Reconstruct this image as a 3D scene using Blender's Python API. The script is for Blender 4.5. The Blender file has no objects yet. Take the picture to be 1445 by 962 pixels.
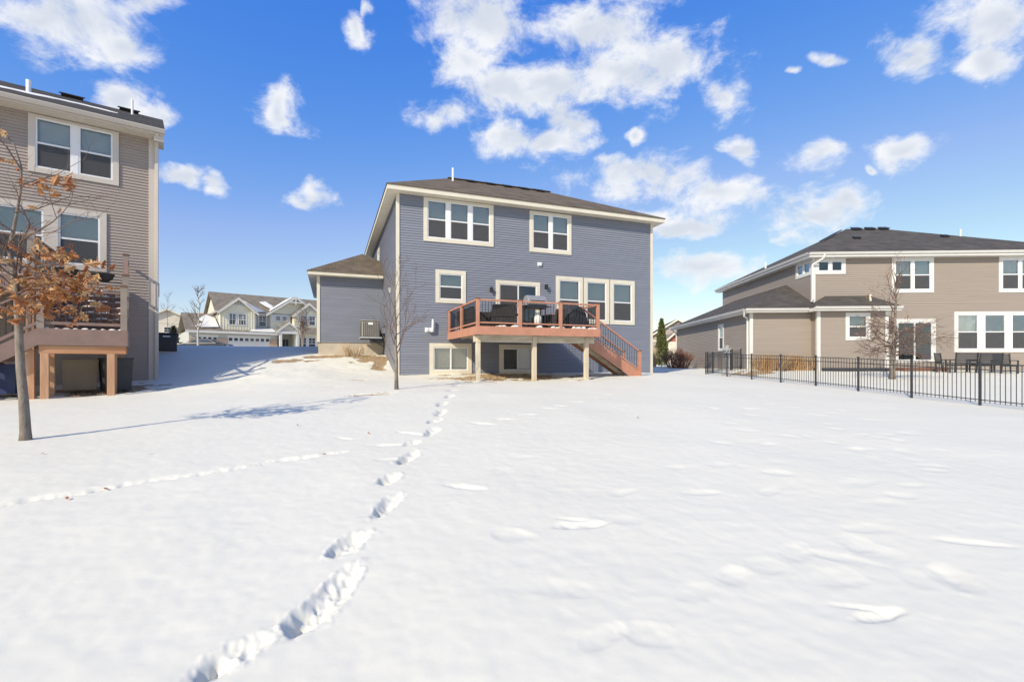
import bpy, math, random
import numpy as np
from mathutils import Vector, Matrix

R = math.radians
S = bpy.context.scene
EYE = 1.6            # camera height; "rel" heights below are measured from the eye

# ------------------------------------------------------------------ camera
cam = bpy.data.cameras.new("camera")
cam.sensor_width = 36.0
cam.lens = 678.0 / 1445.0 * 36.0
cam.shift_y = 30.0 / 1445.0
cam.clip_start, cam.clip_end = 0.05, 6000.0
camo = bpy.data.objects.new("camera", cam)
S.collection.objects.link(camo)
camo.location = (0, 0, EYE)
camo.rotation_euler = (R(90), 0, 0)
S.camera = camo

# ------------------------------------------------------------------ light
SUN_AZ, SUN_EL = 34.0, 34.0                    # travel azimuth right of +Y, elevation
trav = Vector((math.sin(R(SUN_AZ)) * math.cos(R(SUN_EL)), math.cos(R(SUN_AZ)) * math.cos(R(SUN_EL)), -math.sin(R(SUN_EL))))
sun = bpy.data.lights.new("sun", 'SUN')
sun.energy = 4.9
sun.angle = R(0.53)
sun.color = (1.0, 0.91, 0.755)
suno = bpy.data.objects.new("sun", sun)
S.collection.objects.link(suno)
suno.rotation_euler = trav.to_track_quat('-Z', 'Y').to_euler()
suno.location = (-20, -25, 30)

S.view_settings.view_transform = 'Standard'
S.view_settings.look = 'None'
S.view_settings.exposure = 0.12
S.view_settings.gamma = 1.0
S.cycles.use_denoising = True
S.cycles.max_bounces = 8
S.cycles.transparent_max_bounces = 16


def N(nt, typ, **kw):
    n = nt.nodes.new(typ)
    for k, v in kw.items():
        if k.startswith('i_'):
            n.inputs[k[2:].replace('_', ' ')].default_value = v
        else:
            setattr(n, k, v)
    return n


def L(nt, a, b):
    nt.links.new(a, b)


def mth(nt, op, a, b=None, c=None, clamp=False):
    n = nt.nodes.new('ShaderNodeMath')
    n.operation = op
    n.use_clamp = clamp
    for i, x in enumerate((a, b, c)):
        if x is None:
            continue
        if isinstance(x, (int, float)):
            n.inputs[i].default_value = x
        else:
            nt.links.new(x, n.inputs[i])
    return n.outputs[0]


def build_world():
    w = bpy.data.worlds.new("World")
    S.world = w
    w.use_nodes = True
    w.cycles.sampling_method = 'MANUAL'
    w.cycles.sample_map_resolution = 256
    nt = w.node_tree
    nt.nodes.clear()
    out = N(nt, 'ShaderNodeOutputWorld')
    tc = N(nt, 'ShaderNodeTexCoord')
    D = tc.outputs['Generated']
    sky = N(nt, 'ShaderNodeTexSky')
    sky.sky_type = 'NISHITA'
    sky.sun_disc = False
    sky.sun_elevation = R(SUN_EL)
    sky.sun_rotation = R(180 + SUN_AZ)
    sky.altitude = 300
    sky.air_density = 1.2
    sky.dust_density = 0.5
    sky.ozone_density = 1.0
    # clear winter air: a little deeper and bluer than the stock sky, the same all round
    ST = 0.13
    sp = N(nt, 'ShaderNodeSeparateColor')
    L(nt, sky.outputs[0], sp.inputs[0])
    cc = N(nt, 'ShaderNodeCombineColor')
    for k, (g, e) in enumerate(((3.0, 2.0), (0.95, 1.0), (0.90, 0.25))):
        x = mth(nt, 'MULTIPLY', sp.outputs[k], ST)
        if k == 0:
            v = mth(nt, 'MINIMUM', mth(nt, 'MULTIPLY', x, 0.93), mth(nt, 'MULTIPLY', mth(nt, 'POWER', x, e), g))
        else:
            v = mth(nt, 'MAXIMUM', mth(nt, 'MULTIPLY', x, 0.95), mth(nt, 'MULTIPLY', mth(nt, 'POWER', x, e), g))
        L(nt, mth(nt, 'MULTIPLY', v, 1 / ST), cc.inputs[k])
    bg = N(nt, 'ShaderNodeBackground')
    bg.inputs['Strength'].default_value = ST
    L(nt, cc.outputs[0], bg.inputs['Color'])
    # --- clouds: elliptical groups fixed on the celestial sphere, broken up by fractal noise
    # (azimuth deg, elevation deg, half width, half height)
    px = [(118, 28, 100, 55), (162, 72, 46, 34), (60, 20, 75, 34), (205, 4, 42, 22), (176, 142, 36, 24), (212, 165, 24, 20),
          (393, 158, 33, 36), (262, 253, 44, 12), (312, 261, 20, 11), (436, 283, 34, 16), (505, 40, 20, 30), (520, 12, 9, 22),
          (680, 30, 76, 48), (662, 92, 52, 40), (715, 128, 56, 32), (625, 158, 34, 20), (850, 45, 92, 50), (880, 105, 130, 36),
          (945, 88, 84, 46), (1018, 132, 32, 30), (780, 118, 56, 26), (800, 168, 46, 24), (762, 196, 76, 22), (722, 188, 28, 18),
          (900, 186, 17, 11), (925, 255, 86, 28), (1015, 275, 62, 24), (880, 240, 40, 18), (962, 312, 64, 18), (990, 376, 78, 22),
          (1050, 212, 20, 14), (1160, 218, 34, 24), (1278, 212, 44, 25), (1230, 240, 12, 8), (1150, 302, 70, 30), (1190, 284, 32, 24),
          (1285, 88, 40, 28), (1288, 66, 28, 18), (1405, 36, 82, 46), (1392, 84, 40, 27), (1172, 86, 22, 9), (1120, 105, 14, 6)]
    nz = N(nt, 'ShaderNodeTexNoise', noise_dimensions='3D')
    nz.inputs['Scale'].default_value = 11.0
    nz.inputs['Detail'].default_value = 8.0
    nz.inputs['Roughness'].default_value = 0.66
    nz.inputs['Distortion'].default_value = 0.25
    mp = N(nt, 'ShaderNodeMapping')
    mp.inputs['Scale'].default_value = (1.0, 1.0, 1.5)
    L(nt, D, mp.inputs['Vector'])
    L(nt, mp.outputs[0], nz.inputs['Vector'])
    # the same noise a little way towards the sun: how much cloud lies between here and the light
    mp2 = N(nt, 'ShaderNodeMapping')
    mp2.inputs['Scale'].default_value = (1.0, 1.0, 1.5)
    mp2.inputs['Location'].default_value = (-0.022, 0.0, 0.05)
    L(nt, D, mp2.inputs['Vector'])
    nz2 = N(nt, 'ShaderNodeTexNoise', noise_dimensions='3D')
    for k in ('Scale', 'Distortion'):
        nz2.inputs[k].default_value = nz.inputs[k].default_value
    nz2.inputs['Detail'].default_value = 4.0
    nz2.inputs['Roughness'].default_value = 0.55
    L(nt, mp2.outputs[0], nz2.inputs['Vector'])
    # direction -> tangent coordinates (x/y, z/y) of the northern sky; each group costs three nodes
    sx = N(nt, 'ShaderNodeSeparateXYZ')
    L(nt, D, sx.inputs[0])
    ys = mth(nt, 'MAXIMUM', sx.outputs['Y'], 0.12)
    cb = N(nt, 'ShaderNodeCombineXYZ')
    L(nt, mth(nt, 'DIVIDE', sx.outputs['X'], ys), cb.inputs[0])
    L(nt, mth(nt, 'DIVIDE', sx.outputs['Z'], ys), cb.inputs[1])
    # wobble the outlines
    wz = N(nt, 'ShaderNodeTexNoise', noise_dimensions='3D')
    wz.inputs['Scale'].default_value = 14.0
    wz.inputs['Detail'].default_value = 2.0
    L(nt, D, wz.inputs['Vector'])
    wv = N(nt, 'ShaderNodeVectorMath', operation='MULTIPLY_ADD')
    L(nt, wz.outputs['Color'], wv.inputs[0])
    wv.inputs[1].default_value = (0.11, 0.09, 0)
    wv.inputs[2].default_value = (-0.055, -0.045, 0)
    ad = N(nt, 'ShaderNodeVectorMath', operation='ADD')
    L(nt, cb.outputs[0], ad.inputs[0])
    L(nt, wv.outputs[0], ad.inputs[1])
    fld = None
    for (x, y, rx, ry) in px:
        rx, ry = rx * 1.1, ry * 1.1
        c = Vector(((x - 722.5) / 678, (511 - y) / 678, 0))
        iv = Vector((678 / rx, 678 / ry, 0))
        m_ = N(nt, 'ShaderNodeVectorMath', operation='MULTIPLY_ADD')
        L(nt, ad.outputs[0], m_.inputs[0])
        m_.inputs[1].default_value = iv
        m_.inputs[2].default_value = (-c.x * iv.x, -c.y * iv.y, 0)
        ln = N(nt, 'ShaderNodeVectorMath', operation='LENGTH')
        L(nt, m_.outputs[0], ln.inputs[0])
        fld = ln.outputs['Value'] if fld is None else mth(nt, 'SMOOTH_MIN', fld, ln.outputs['Value'], 0.3)
    fld = mth(nt, 'MULTIPLY', mth(nt, 'SUBTRACT', 1.0, mth(nt, 'MINIMUM', fld, 4.0)), 1.95)
    # the same broken cloud cover over the rest of the sky
    lz = N(nt, 'ShaderNodeTexNoise', noise_dimensions='3D')
    lz.inputs['Scale'].default_value = 4.0
    lz.inputs['Detail'].default_value = 3.0
    L(nt, mp.outputs[0], lz.inputs['Vector'])
    rest = mth(nt, 'SUBTRACT', mth(nt, 'MULTIPLY', mth(nt, 'SUBTRACT', lz.outputs['Fac'], 0.58), 10.0),
               mth(nt, 'MULTIPLY', mth(nt, 'GREATER_THAN', sx.outputs['Y'], 0.45), 6.0))
    fld = mth(nt, 'MAXIMUM', fld, rest)
    dens = mth(nt, 'ADD', fld, mth(nt, 'MULTIPLY', mth(nt, 'SUBTRACT', nz.outputs['Fac'], 0.5), 6.4))
    mr = N(nt, 'ShaderNodeMapRange', interpolation_type='SMOOTHSTEP')
    mr.inputs['From Min'].default_value = -0.5
    mr.inputs['From Max'].default_value = 1.45
    L(nt, dens, mr.inputs['Value'])
    up = mth(nt, 'GREATER_THAN', sx.outputs['Z'], 0.0)
    alpha = mth(nt, 'MULTIPLY', mth(nt, 'MULTIPLY', mr.outputs[0], 0.95), up)
    # shading
    sh = mth(nt, 'ADD', fld, mth(nt, 'MULTIPLY', mth(nt, 'SUBTRACT', nz2.outputs['Fac'], 0.5), 4.0))
    mr2 = N(nt, 'ShaderNodeMapRange', interpolation_type='SMOOTHSTEP')
    mr2.inputs['From Min'].default_value = 0.1
    mr2.inputs['From Max'].default_value = 2.0
    L(nt, sh, mr2.inputs['Value'])
    mix = N(nt, 'ShaderNodeMix', data_type='RGBA')
    mix.inputs['A'].default_value = (0.93, 0.94, 0.96, 1)
    mix.inputs['B'].default_value = (0.68, 0.73, 0.81, 1)
    L(nt, mr2.outputs[0], mix.inputs['Factor'])
    bc = N(nt, 'ShaderNodeBackground')
    bc.inputs['Strength'].default_value = 0.95
    L(nt, mix.outputs['Result'], bc.inputs['Color'])
    ms = N(nt, 'ShaderNodeMixShader')
    L(nt, alpha, ms.inputs[0])
    L(nt, bg.outputs[0], ms.inputs[1])
    L(nt, bc.outputs[0], ms.inputs[2])
    L(nt, ms.outputs[0], out.inputs['Surface'])


build_world()

# ------------------------------------------------------------------ materials
MATS = {}


def mat(name, col, rough=0.6, var=0.12, scale=3.0, bump=0.0, bscale=60.0, metal=0.0, spec=0.5, stretch=(1, 1, 1), col2=None, detail=4.0):
    """principled paint / wood / metal with slow colour variation and a fine relief"""
    m = bpy.data.materials.new(name)
    m.use_nodes = True
    nt = m.node_tree
    b = nt.nodes['Principled BSDF']
    b.inputs['Roughness'].default_value = rough
    b.inputs['Metallic'].default_value = metal
    b.inputs['Specular IOR Level'].default_value = spec
    tc = N(nt, 'ShaderNodeTexCoord')
    mp = N(nt, 'ShaderNodeMapping')
    mp.inputs['Scale'].default_value = stretch
    L(nt, tc.outputs['Object'], mp.inputs['Vector'])
    nz = N(nt, 'ShaderNodeTexNoise')
    nz.inputs['Scale'].default_value = scale
    nz.inputs['Detail'].default_value = detail
    L(nt, mp.outputs[0], nz.inputs['Vector'])
    mx = N(nt, 'ShaderNodeMix', data_type='RGBA')
    c2 = col2 or tuple(min(1, c * (1 + var)) for c in col)
    c1 = col if col2 else tuple(c * (1 - var) for c in col)
    mx.inputs['A'].default_value = (*c1, 1)
    mx.inputs['B'].default_value = (*c2, 1)
    mr = N(nt, 'ShaderNodeMapRange')
    mr.inputs['From Min'].default_value = 0.3
    mr.inputs['From Max'].default_value = 0.7
    L(nt, nz.outputs['Fac'], mr.inputs['Value'])
    L(nt, mr.outputs[0], mx.inputs['Factor'])
    L(nt, mx.outputs['Result'], b.inputs['Base Color'])
    if bump:
        n2 = N(nt, 'ShaderNodeTexNoise')
        n2.inputs['Scale'].default_value = bscale
        n2.inputs['Detail'].default_value = 3
        L(nt, mp.outputs[0], n2.inputs['Vector'])
        bp = N(nt, 'ShaderNodeBump')
        bp.inputs['Strength'].default_value = bump
        bp.inputs['Distance'].default_value = 0.01
        L(nt, n2.outputs['Fac'], bp.inputs['Height'])
        L(nt, bp.outputs[0], b.inputs['Normal'])
    MATS[name] = m
    return m


def shingle_mat(name, c1, c2):
    m = bpy.data.materials.new(name)
    m.use_nodes = True
    nt = m.node_tree
    b = nt.nodes['Principled BSDF']
    b.inputs['Roughness'].default_value = 0.92
    b.inputs['Specular IOR Level'].default_value = 0.2
    uv = N(nt, 'ShaderNodeUVMap')
    br = N(nt, 'ShaderNodeTexBrick')
    br.inputs['Scale'].default_value = 1.0
    br.inputs['Brick Width'].default_value = 0.31
    br.inputs['Row Height'].default_value = 0.14
    br.inputs['Mortar Size'].default_value = 0.008
    br.inputs['Color1'].default_value = (*c1, 1)
    br.inputs['Color2'].default_value = (*c2, 1)
    br.inputs['Mortar'].default_value = tuple(c * 0.45 for c in c1) + (1,)
    L(nt, uv.outputs[0], br.inputs['Vector'])
    nz = N(nt, 'ShaderNodeTexNoise')
    nz.inputs['Scale'].default_value = 1.3
    nz.inputs['Detail'].default_value = 6
    L(nt, uv.outputs[0], nz.inputs['Vector'])
    mx = N(nt, 'ShaderNodeMix', data_type='RGBA', blend_type='MULTIPLY')
    mx.inputs['Factor'].default_value = 0.7
    mr = N(nt, 'ShaderNodeMapRange')
    mr.inputs['From Min'].default_value = 0.3
    mr.inputs['From Max'].default_value = 0.7
    mr.inputs['To Min'].default_value = 0.65
    mr.inputs['To Max'].default_value = 1.25
    L(nt, nz.outputs['Fac'], mr.inputs['Value'])
    L(nt, br.outputs['Color'], mx.inputs['A'])
    L(nt, mr.outputs[0], mx.inputs['B'])
    L(nt, mx.outputs['Result'], b.inputs['Base Color'])
    bp = N(nt, 'ShaderNodeBump')
    bp.inputs['Strength'].default_value = 0.6
    bp.inputs['Distance'].default_value = 0.012
    bp.invert = True
    L(nt, br.outputs['Fac'], bp.inputs['Height'])
    L(nt, bp.outputs[0], b.inputs['Normal'])
    MATS[name] = m
    return m


def soffit_mat(name, col, axis):
    m = mat(name, col, rough=0.55, var=0.05)
    nt = m.node_tree
    b = nt.nodes['Principled BSDF']
    tc = N(nt, 'ShaderNodeTexCoord')
    wv = N(nt, 'ShaderNodeTexWave', wave_type='BANDS', bands_direction=axis, wave_profile='SAW')
    wv.inputs['Scale'].default_value = 3.2
    L(nt, tc.outputs['Object'], wv.inputs['Vector'])
    bp = N(nt, 'ShaderNodeBump')
    bp.inputs['Strength'].default_value = 0.9
    bp.inputs['Distance'].default_value = 0.02
    L(nt, wv.outputs['Fac'], bp.inputs['Height'])
    L(nt, bp.outputs[0], b.inputs['Normal'])
    return m


def glass_mat(name, tint, refl=1.0):
    m = bpy.data.materials.new(name)
    m.use_nodes = True
    nt = m.node_tree
    nt.nodes.clear()
    out = N(nt, 'ShaderNodeOutputMaterial')
    tr = N(nt, 'ShaderNodeBsdfTransparent')
    tr.inputs['Color'].default_value = (*tint, 1)
    gl = N(nt, 'ShaderNodeBsdfGlossy')
    gl.inputs['Roughness'].default_value = 0.015
    gl.inputs['Color'].default_value = (0.92, 0.97, 1.0, 1)
    tc = N(nt, 'ShaderNodeTexCoord')
    nz = N(nt, 'ShaderNodeTexNoise')
    nz.inputs['Scale'].default_value = 2.2
    nz.inputs['Detail'].default_value = 1.0
    L(nt, tc.outputs['Object'], nz.inputs['Vector'])
    bp = N(nt, 'ShaderNodeBump')
    bp.inputs['Strength'].default_value = 0.05
    bp.inputs['Distance'].default_value = 0.05
    L(nt, nz.outputs['Fac'], bp.inputs['Height'])
    L(nt, bp.outputs[0], gl.inputs['Normal'])
    fr = N(nt, 'ShaderNodeFresnel')
    fr.inputs['IOR'].default_value = 1.52
    f = mth(nt, 'MULTIPLY_ADD', fr.outputs[0], 1.6 * refl, 0.05 * refl, clamp=True)
    ms = N(nt, 'ShaderNodeMixShader')
    L(nt, f, ms.inputs[0])
    L(nt, tr.outputs[0], ms.inputs[1])
    L(nt, gl.outputs[0], ms.inputs[2])
    L(nt, ms.outputs[0], out.inputs['Surface'])
    MATS[name] = m
    return m


def screen_mat(name, col, opacity):
    m = bpy.data.materials.new(name)
    m.use_nodes = True
    nt = m.node_tree
    nt.nodes.clear()
    out = N(nt, 'ShaderNodeOutputMaterial')
    tr = N(nt, 'ShaderNodeBsdfTransparent')
    df = N(nt, 'ShaderNodeBsdfDiffuse')
    df.inputs['Color'].default_value = (*col, 1)
    ms = N(nt, 'ShaderNodeMixShader')
    ms.inputs[0].default_value = opacity
    L(nt, tr.outputs[0], ms.inputs[1])
    L(nt, df.outputs[0], ms.inputs[2])
    L(nt, ms.outputs[0], out.inputs['Surface'])
    MATS[name] = m
    return m


mat('blue_siding', (0.194, 0.207, 0.246), 0.55, 0.08, 1.2, 0.25, 40, stretch=(0.4, 0.4, 8))
mat('taupe_siding', (0.33, 0.275, 0.235), 0.55, 0.05, 1.2, 0.25, 40, stretch=(0.4, 0.4, 8))
mat('warm_siding', (0.285, 0.24, 0.20), 0.55, 0.05, 1.2, 0.25, 40, stretch=(0.4, 0.4, 8))
mat('cream_trim', (0.62, 0.575, 0.465), 0.5, 0.04, 2, 0.1, 30)
mat('white_trim', (0.60, 0.585, 0.55), 0.45, 0.03, 2, 0.1, 30)
mat('putty_trim', (0.52, 0.465, 0.40), 0.5, 0.04, 2, 0.1, 30)
mat('vinyl', (0.70, 0.70, 0.69), 0.35, 0.02, 2)
soffit_mat('cream_soffit_x', (0.78, 0.72, 0.58), 'X')
soffit_mat('cream_soffit_y', (0.78, 0.72, 0.58), 'Y')
soffit_mat('putty_soffit_x', (0.66, 0.60, 0.50), 'X')
soffit_mat('white_soffit', (0.80, 0.78, 0.74), 'X')
shingle_mat('brown_shingle', (0.165, 0.132, 0.095), (0.115, 0.092, 0.067))
shingle_mat('charcoal_shingle', (0.100, 0.090, 0.079), (0.075, 0.067, 0.060))
shingle_mat('pale_shingle', (0.27, 0.23, 0.18), (0.21, 0.18, 0.14))
shingle_mat('dark_shingle', (0.075, 0.066, 0.055), (0.05, 0.045, 0.04))
mat('concrete', (0.52, 0.45, 0.35), 0.9, 0.12, 2.5, 0.5, 25)
mat('inner_wall', (0.42, 0.41, 0.39), 0.9, 0.05)
mat('blind', (0.60, 0.61, 0.59), 0.7, 0.03)
mat('pale_blind', (0.80, 0.79, 0.72), 0.7, 0.03)
glass_mat('glass', (0.87, 0.90, 0.89), 0.5)
glass_mat('clear_glass', (0.93, 0.94, 0.92), 0.45)
screen_mat('screen', (0.10, 0.10, 0.105), 0.52)
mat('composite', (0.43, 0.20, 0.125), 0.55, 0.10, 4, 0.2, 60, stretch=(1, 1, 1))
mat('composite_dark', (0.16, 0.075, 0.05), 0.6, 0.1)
mat('weathered_wood', (0.50, 0.41, 0.29), 0.85, 0.0, 6, 0.5, 50, stretch=(1, 1, 0.15), col2=(0.62, 0.55, 0.42))
mat('beam_wood', (0.40, 0.33, 0.235), 0.85, 0.0, 5, 0.5, 50, stretch=(0.3, 1, 1), col2=(0.62, 0.56, 0.45))
mat('cedar', (0.42, 0.215, 0.115), 0.75, 0.0, 9, 0.5, 50, stretch=(1, 1, 0.1), col2=(0.58, 0.365, 0.215))
mat('cedar_beam', (0.38, 0.165, 0.075), 0.75, 0.0, 5, 0.4, 50, stretch=(0.15, 1, 1), col2=(0.55, 0.31, 0.16))
mat('brown_composite', (0.225, 0.145, 0.115), 0.6, 0.1, 4, 0.2, 60)
mat('tan_post', (0.26, 0.21, 0.165), 0.6, 0.1, 4, 0.2, 60)
mat('black_metal', (0.018, 0.019, 0.022), 0.42, 0.2, 8)
mat('fence_metal', (0.03, 0.032, 0.036), 0.4, 0.2, 8)
mat('dark_cover', (0.022, 0.022, 0.025), 0.75, 0.35, 6, 0.7, 22)
mat('wicker', (0.030, 0.026, 0.024), 0.7, 0.4, 30, 0.8, 90)
mat('steel', (0.30, 0.30, 0.30), 0.5, 0.12, 5, metal=0.35)
mat('tank_white', (0.75, 0.74, 0.70), 0.4, 0.08, 8)
mat('galvanised', (0.45, 0.46, 0.47), 0.45, 0.1, 6, metal=0.4)
mat('pipe_white', (0.80, 0.80, 0.78), 0.4, 0.05, 6)
mat('ac_body', (0.235, 0.22, 0.195), 0.5, 0.1, 4)
mat('ac_dark', (0.10, 0.09, 0.08), 0.6, 0.1, 4)
mat('bark', (0.13, 0.105, 0.085), 0.9, 0.0, 14, 0.9, 45, stretch=(1, 1, 0.35), col2=(0.25, 0.21, 0.17))
mat('bark_pale', (0.36, 0.32, 0.27), 0.9, 0.0, 14, 0.6, 45, stretch=(1, 1, 0.35), col2=(0.52, 0.47, 0.40))
mat('twig', (0.15, 0.10, 0.078), 0.85, 0.25, 10)
mat('red_twig', (0.22, 0.10, 0.065), 0.85, 0.35, 5)
mat('dry_grass', (0.36, 0.215, 0.105), 0.9, 0.0, 6, col2=(0.54, 0.37, 0.20))
mat('straw', (0.46, 0.33, 0.19), 0.95, 0.0, 9, col2=(0.62, 0.50, 0.32))
mat('evergreen', (0.075, 0.095, 0.028), 0.85, 0.0, 7, col2=(0.15, 0.165, 0.05))
mat('dark_evergreen', (0.045, 0.042, 0.025), 0.9, 0.3, 6)
mat('clump_snow', (0.72, 0.70, 0.64), 0.6, 0.02, 5, 0.5, 20)
mat('tan_bin', (0.30, 0.25, 0.175), 0.7, 0.08)
mat('black_plastic', (0.03, 0.03, 0.034), 0.5, 0.2)
mat('blue_plastic', (0.03, 0.045, 0.13), 0.5, 0.15)
mat('sage_board', (0.70, 0.66, 0.50), 0.65, 0.05)
mat('slate_siding', (0.40, 0.40, 0.37), 0.65, 0.05)
mat('beige_siding', (0.58, 0.52, 0.42), 0.65, 0.05)
mat('stone_veneer', (0.36, 0.23, 0.15), 0.9, 0.0, 4, 0.8, 8, col2=(0.50, 0.37, 0.27))
mat('red_shake', (0.30, 0.115, 0.085), 0.8, 0.15)
mat('door_dark', (0.03, 0.03, 0.034), 0.5, 0.1)
mat('car_paint', (0.02, 0.022, 0.028), 0.25, 0.1)
mat('car_silver', (0.30, 0.31, 0.33), 0.3, 0.05, metal=0.5)
mat('tyre', (0.02, 0.02, 0.02), 0.85, 0.1)
mat('red_lamp', (0.30, 0.02, 0.02), 0.3, 0.05)
mat('asphalt', (0.11, 0.11, 0.115), 0.9, 0.2, 2.0, 0.4, 50)


def leaf_mat(name, c1, c2):
    m = mat(name, c1, 0.6, 0.0, 9.0, 0.3, 40, col2=c2)
    nt = m.node_tree
    b = nt.nodes['Principled BSDF']
    out = nt.nodes['Material Output']
    tr = N(nt, 'ShaderNodeBsdfTranslucent')
    tr.inputs['Color'].default_value = (*[min(1, c * 1.1) for c in c2], 1)
    ms = N(nt, 'ShaderNodeMixShader')
    ms.inputs[0].default_value = 0.3
    L(nt, b.outputs[0], ms.inputs[1])
    L(nt, tr.outputs[0], ms.inputs[2])
    L(nt, ms.outputs[0], out.inputs['Surface'])


leaf_mat('leaf_rust', (0.24, 0.085, 0.035), (0.42, 0.18, 0.075))
leaf_mat('leaf_tan', (0.46, 0.25, 0.11), (0.64, 0.42, 0.21))
leaf_mat('leaf_amber', (0.31, 0.125, 0.045), (0.50, 0.24, 0.09))

# ------------------------------------------------------------------ mesh helpers
COL = S.collection


class MB:
    def __init__(s, M=None, dz=0.0):
        s.v, s.f = [], []
        s.M = M
        s.dz = dz

    def p(s, x, y, z):
        q = Vector((x, y, z))
        if s.M is not None:
            q = s.M @ q
        s.v.append((q.x, q.y, q.z + s.dz))
        return len(s.v) - 1

    def poly(s, pts):
        s.f.append(tuple(s.p(*q) for q in pts))

    def box(s, x0, x1, y0, y1, z0, z1):
        i = [s.p(x, y, z) for z in (z0, z1) for y in (y0, y1) for x in (x0, x1)]
        for a in ((0, 2, 3, 1), (4, 5, 7, 6), (0, 1, 5, 4), (2, 6, 7, 3), (0, 4, 6, 2), (1, 3, 7, 5)):
            s.f.append(tuple(i[k] for k in a))
        return s

    def prism(s, pts, d):
        """polygon pts extruded by vector d"""
        a = [s.p(*q) for q in pts]
        b = [s.p(q[0] + d[0], q[1] + d[1], q[2] + d[2]) for q in pts]
        n = len(pts)
        s.f.append(tuple(a))
        s.f.append(tuple(reversed(b)))
        for k in range(n):
            s.f.append((a[k], b[k], b[(k + 1) % n], a[(k + 1) % n]))
        return s

    def beam(s, p, q, w, h, up=(0, 0, 1)):
        p, q = Vector(p), Vector(q)
        d = (q - p).normalized()
        u = Vector(up)
        sd = d.cross(u)
        if sd.length < 1e-5:
            sd = d.cross(Vector((0, 1, 0)))
        sd.normalize()
        u = sd.cross(d)
        i = []
        for c in (p, q):
            for a, b in ((-1, -1), (1, -1), (1, 1), (-1, 1)):
                i.append(s.p(*(c + sd * (a * w / 2) + u * (b * h / 2))))
        s.f += [(i[0], i[3], i[2], i[1]), (i[4], i[5], i[6], i[7])]
        for k in range(4):
            j = (k + 1) % 4
            s.f.append((i[k], i[j], i[4 + j], i[4 + k]))
        return s

    def tube(s, pts, rad, n=6, cap=True):
        pts = [Vector(q) for q in pts]
        if isinstance(rad, (int, float)):
            rad = [rad] * len(pts)
        rings = []
        prev = None
        for k, c in enumerate(pts):
            d = (pts[min(k + 1, len(pts) - 1)] - pts[max(k - 1, 0)])
            if d.length < 1e-9:
                d = Vector((0, 0, 1))
            d.normalize()
            a = prev if prev is not None else (Vector((1, 0, 0)) if abs(d.x) < 0.8 else Vector((0, 1, 0)))
            a = a - d * a.dot(d)
            if a.length < 1e-6:
                a = d.orthogonal()
            a.normalize()
            prev = a
            b = d.cross(a)
            rings.append([s.p(*(c + (a * math.cos(2 * math.pi * j / n) + b * math.sin(2 * math.pi * j / n)) * rad[k])) for j in range(n)])
        for k in range(len(rings) - 1):
            for j in range(n):
                s.f.append((rings[k][j], rings[k][(j + 1) % n], rings[k + 1][(j + 1) % n], rings[k + 1][j]))
        if cap:
            s.f.append(tuple(reversed(rings[0])))
            s.f.append(tuple(rings[-1]))
        return s

    def lathe(s, c, prof, n=16):
        """prof: (radius, z) pairs about a vertical axis at c"""
        rings = [[s.p(c[0] + r * math.cos(2 * math.pi * j / n), c[1] + r * math.sin(2 * math.pi * j / n), c[2] + z) for j in range(n)] for r, z in prof]
        for k in range(len(rings) - 1):
            for j in range(n):
                s.f.append((rings[k][j], rings[k][(j + 1) % n], rings[k + 1][(j + 1) % n], rings[k + 1][j]))
        s.f.append(tuple(reversed(rings[0])))
        s.f.append(tuple(rings[-1]))
        return s

    def mesh(s, name, m, smooth=False, uv=False):
        me = bpy.data.meshes.new(name)
        me.from_pydata(s.v, [], s.f)
        me.materials.append(MATS[m])
        if smooth:
            me.polygons.foreach_set('use_smooth', [True] * len(me.polygons))
        if uv:
            ul = me.uv_layers.new(name='UVMap')
            for p in me.polygons:
                n = p.normal
                u = Vector((-n.y, n.x, 0))
                u = u.normalized() if u.length > 1e-4 else Vector((1, 0, 0))
                w = n.cross(u)
                for li in p.loop_indices:
                    c = me.vertices[me.loops[li].vertex_index].co
                    ul.data[li].uv = (c.dot(u), c.dot(w))
        me.update()
        return me

    def build(s, name, m, parent=None, smooth=False, uv=False, bevel=0.0, kind=None):
        o = bpy.data.objects.new(name, s.mesh(name, m, smooth, uv))
        COL.objects.link(o)
        if parent is not None:
            o.parent = parent
        if bevel:
            b = o.modifiers.new('bevel', 'BEVEL')
            b.width = bevel
            b.segments = 2
            b.limit_method = 'ANGLE'
        if kind:
            o['kind'] = kind
        return o


def tag(o, label, cat, group=None):
    o['label'] = label
    o['category'] = cat
    if group:
        o['group'] = group
    return o


def thing(name, label, cat, loc, rz=0.0, group=None):
    o = bpy.data.objects.new(name, None)
    o.empty_display_size = 0.2
    COL.objects.link(o)
    o.location = loc
    o.rotation_euler = (0, 0, rz)
    return tag(o, label, cat, group)


def inst(name, me, parent, loc=(0, 0, 0), rot=(0, 0, 0), sc=(1, 1, 1)):
    o = bpy.data.objects.new(name, me)
    COL.objects.link(o)
    o.parent = parent
    o.location = loc
    o.rotation_euler = rot
    o.scale = sc
    return o


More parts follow.
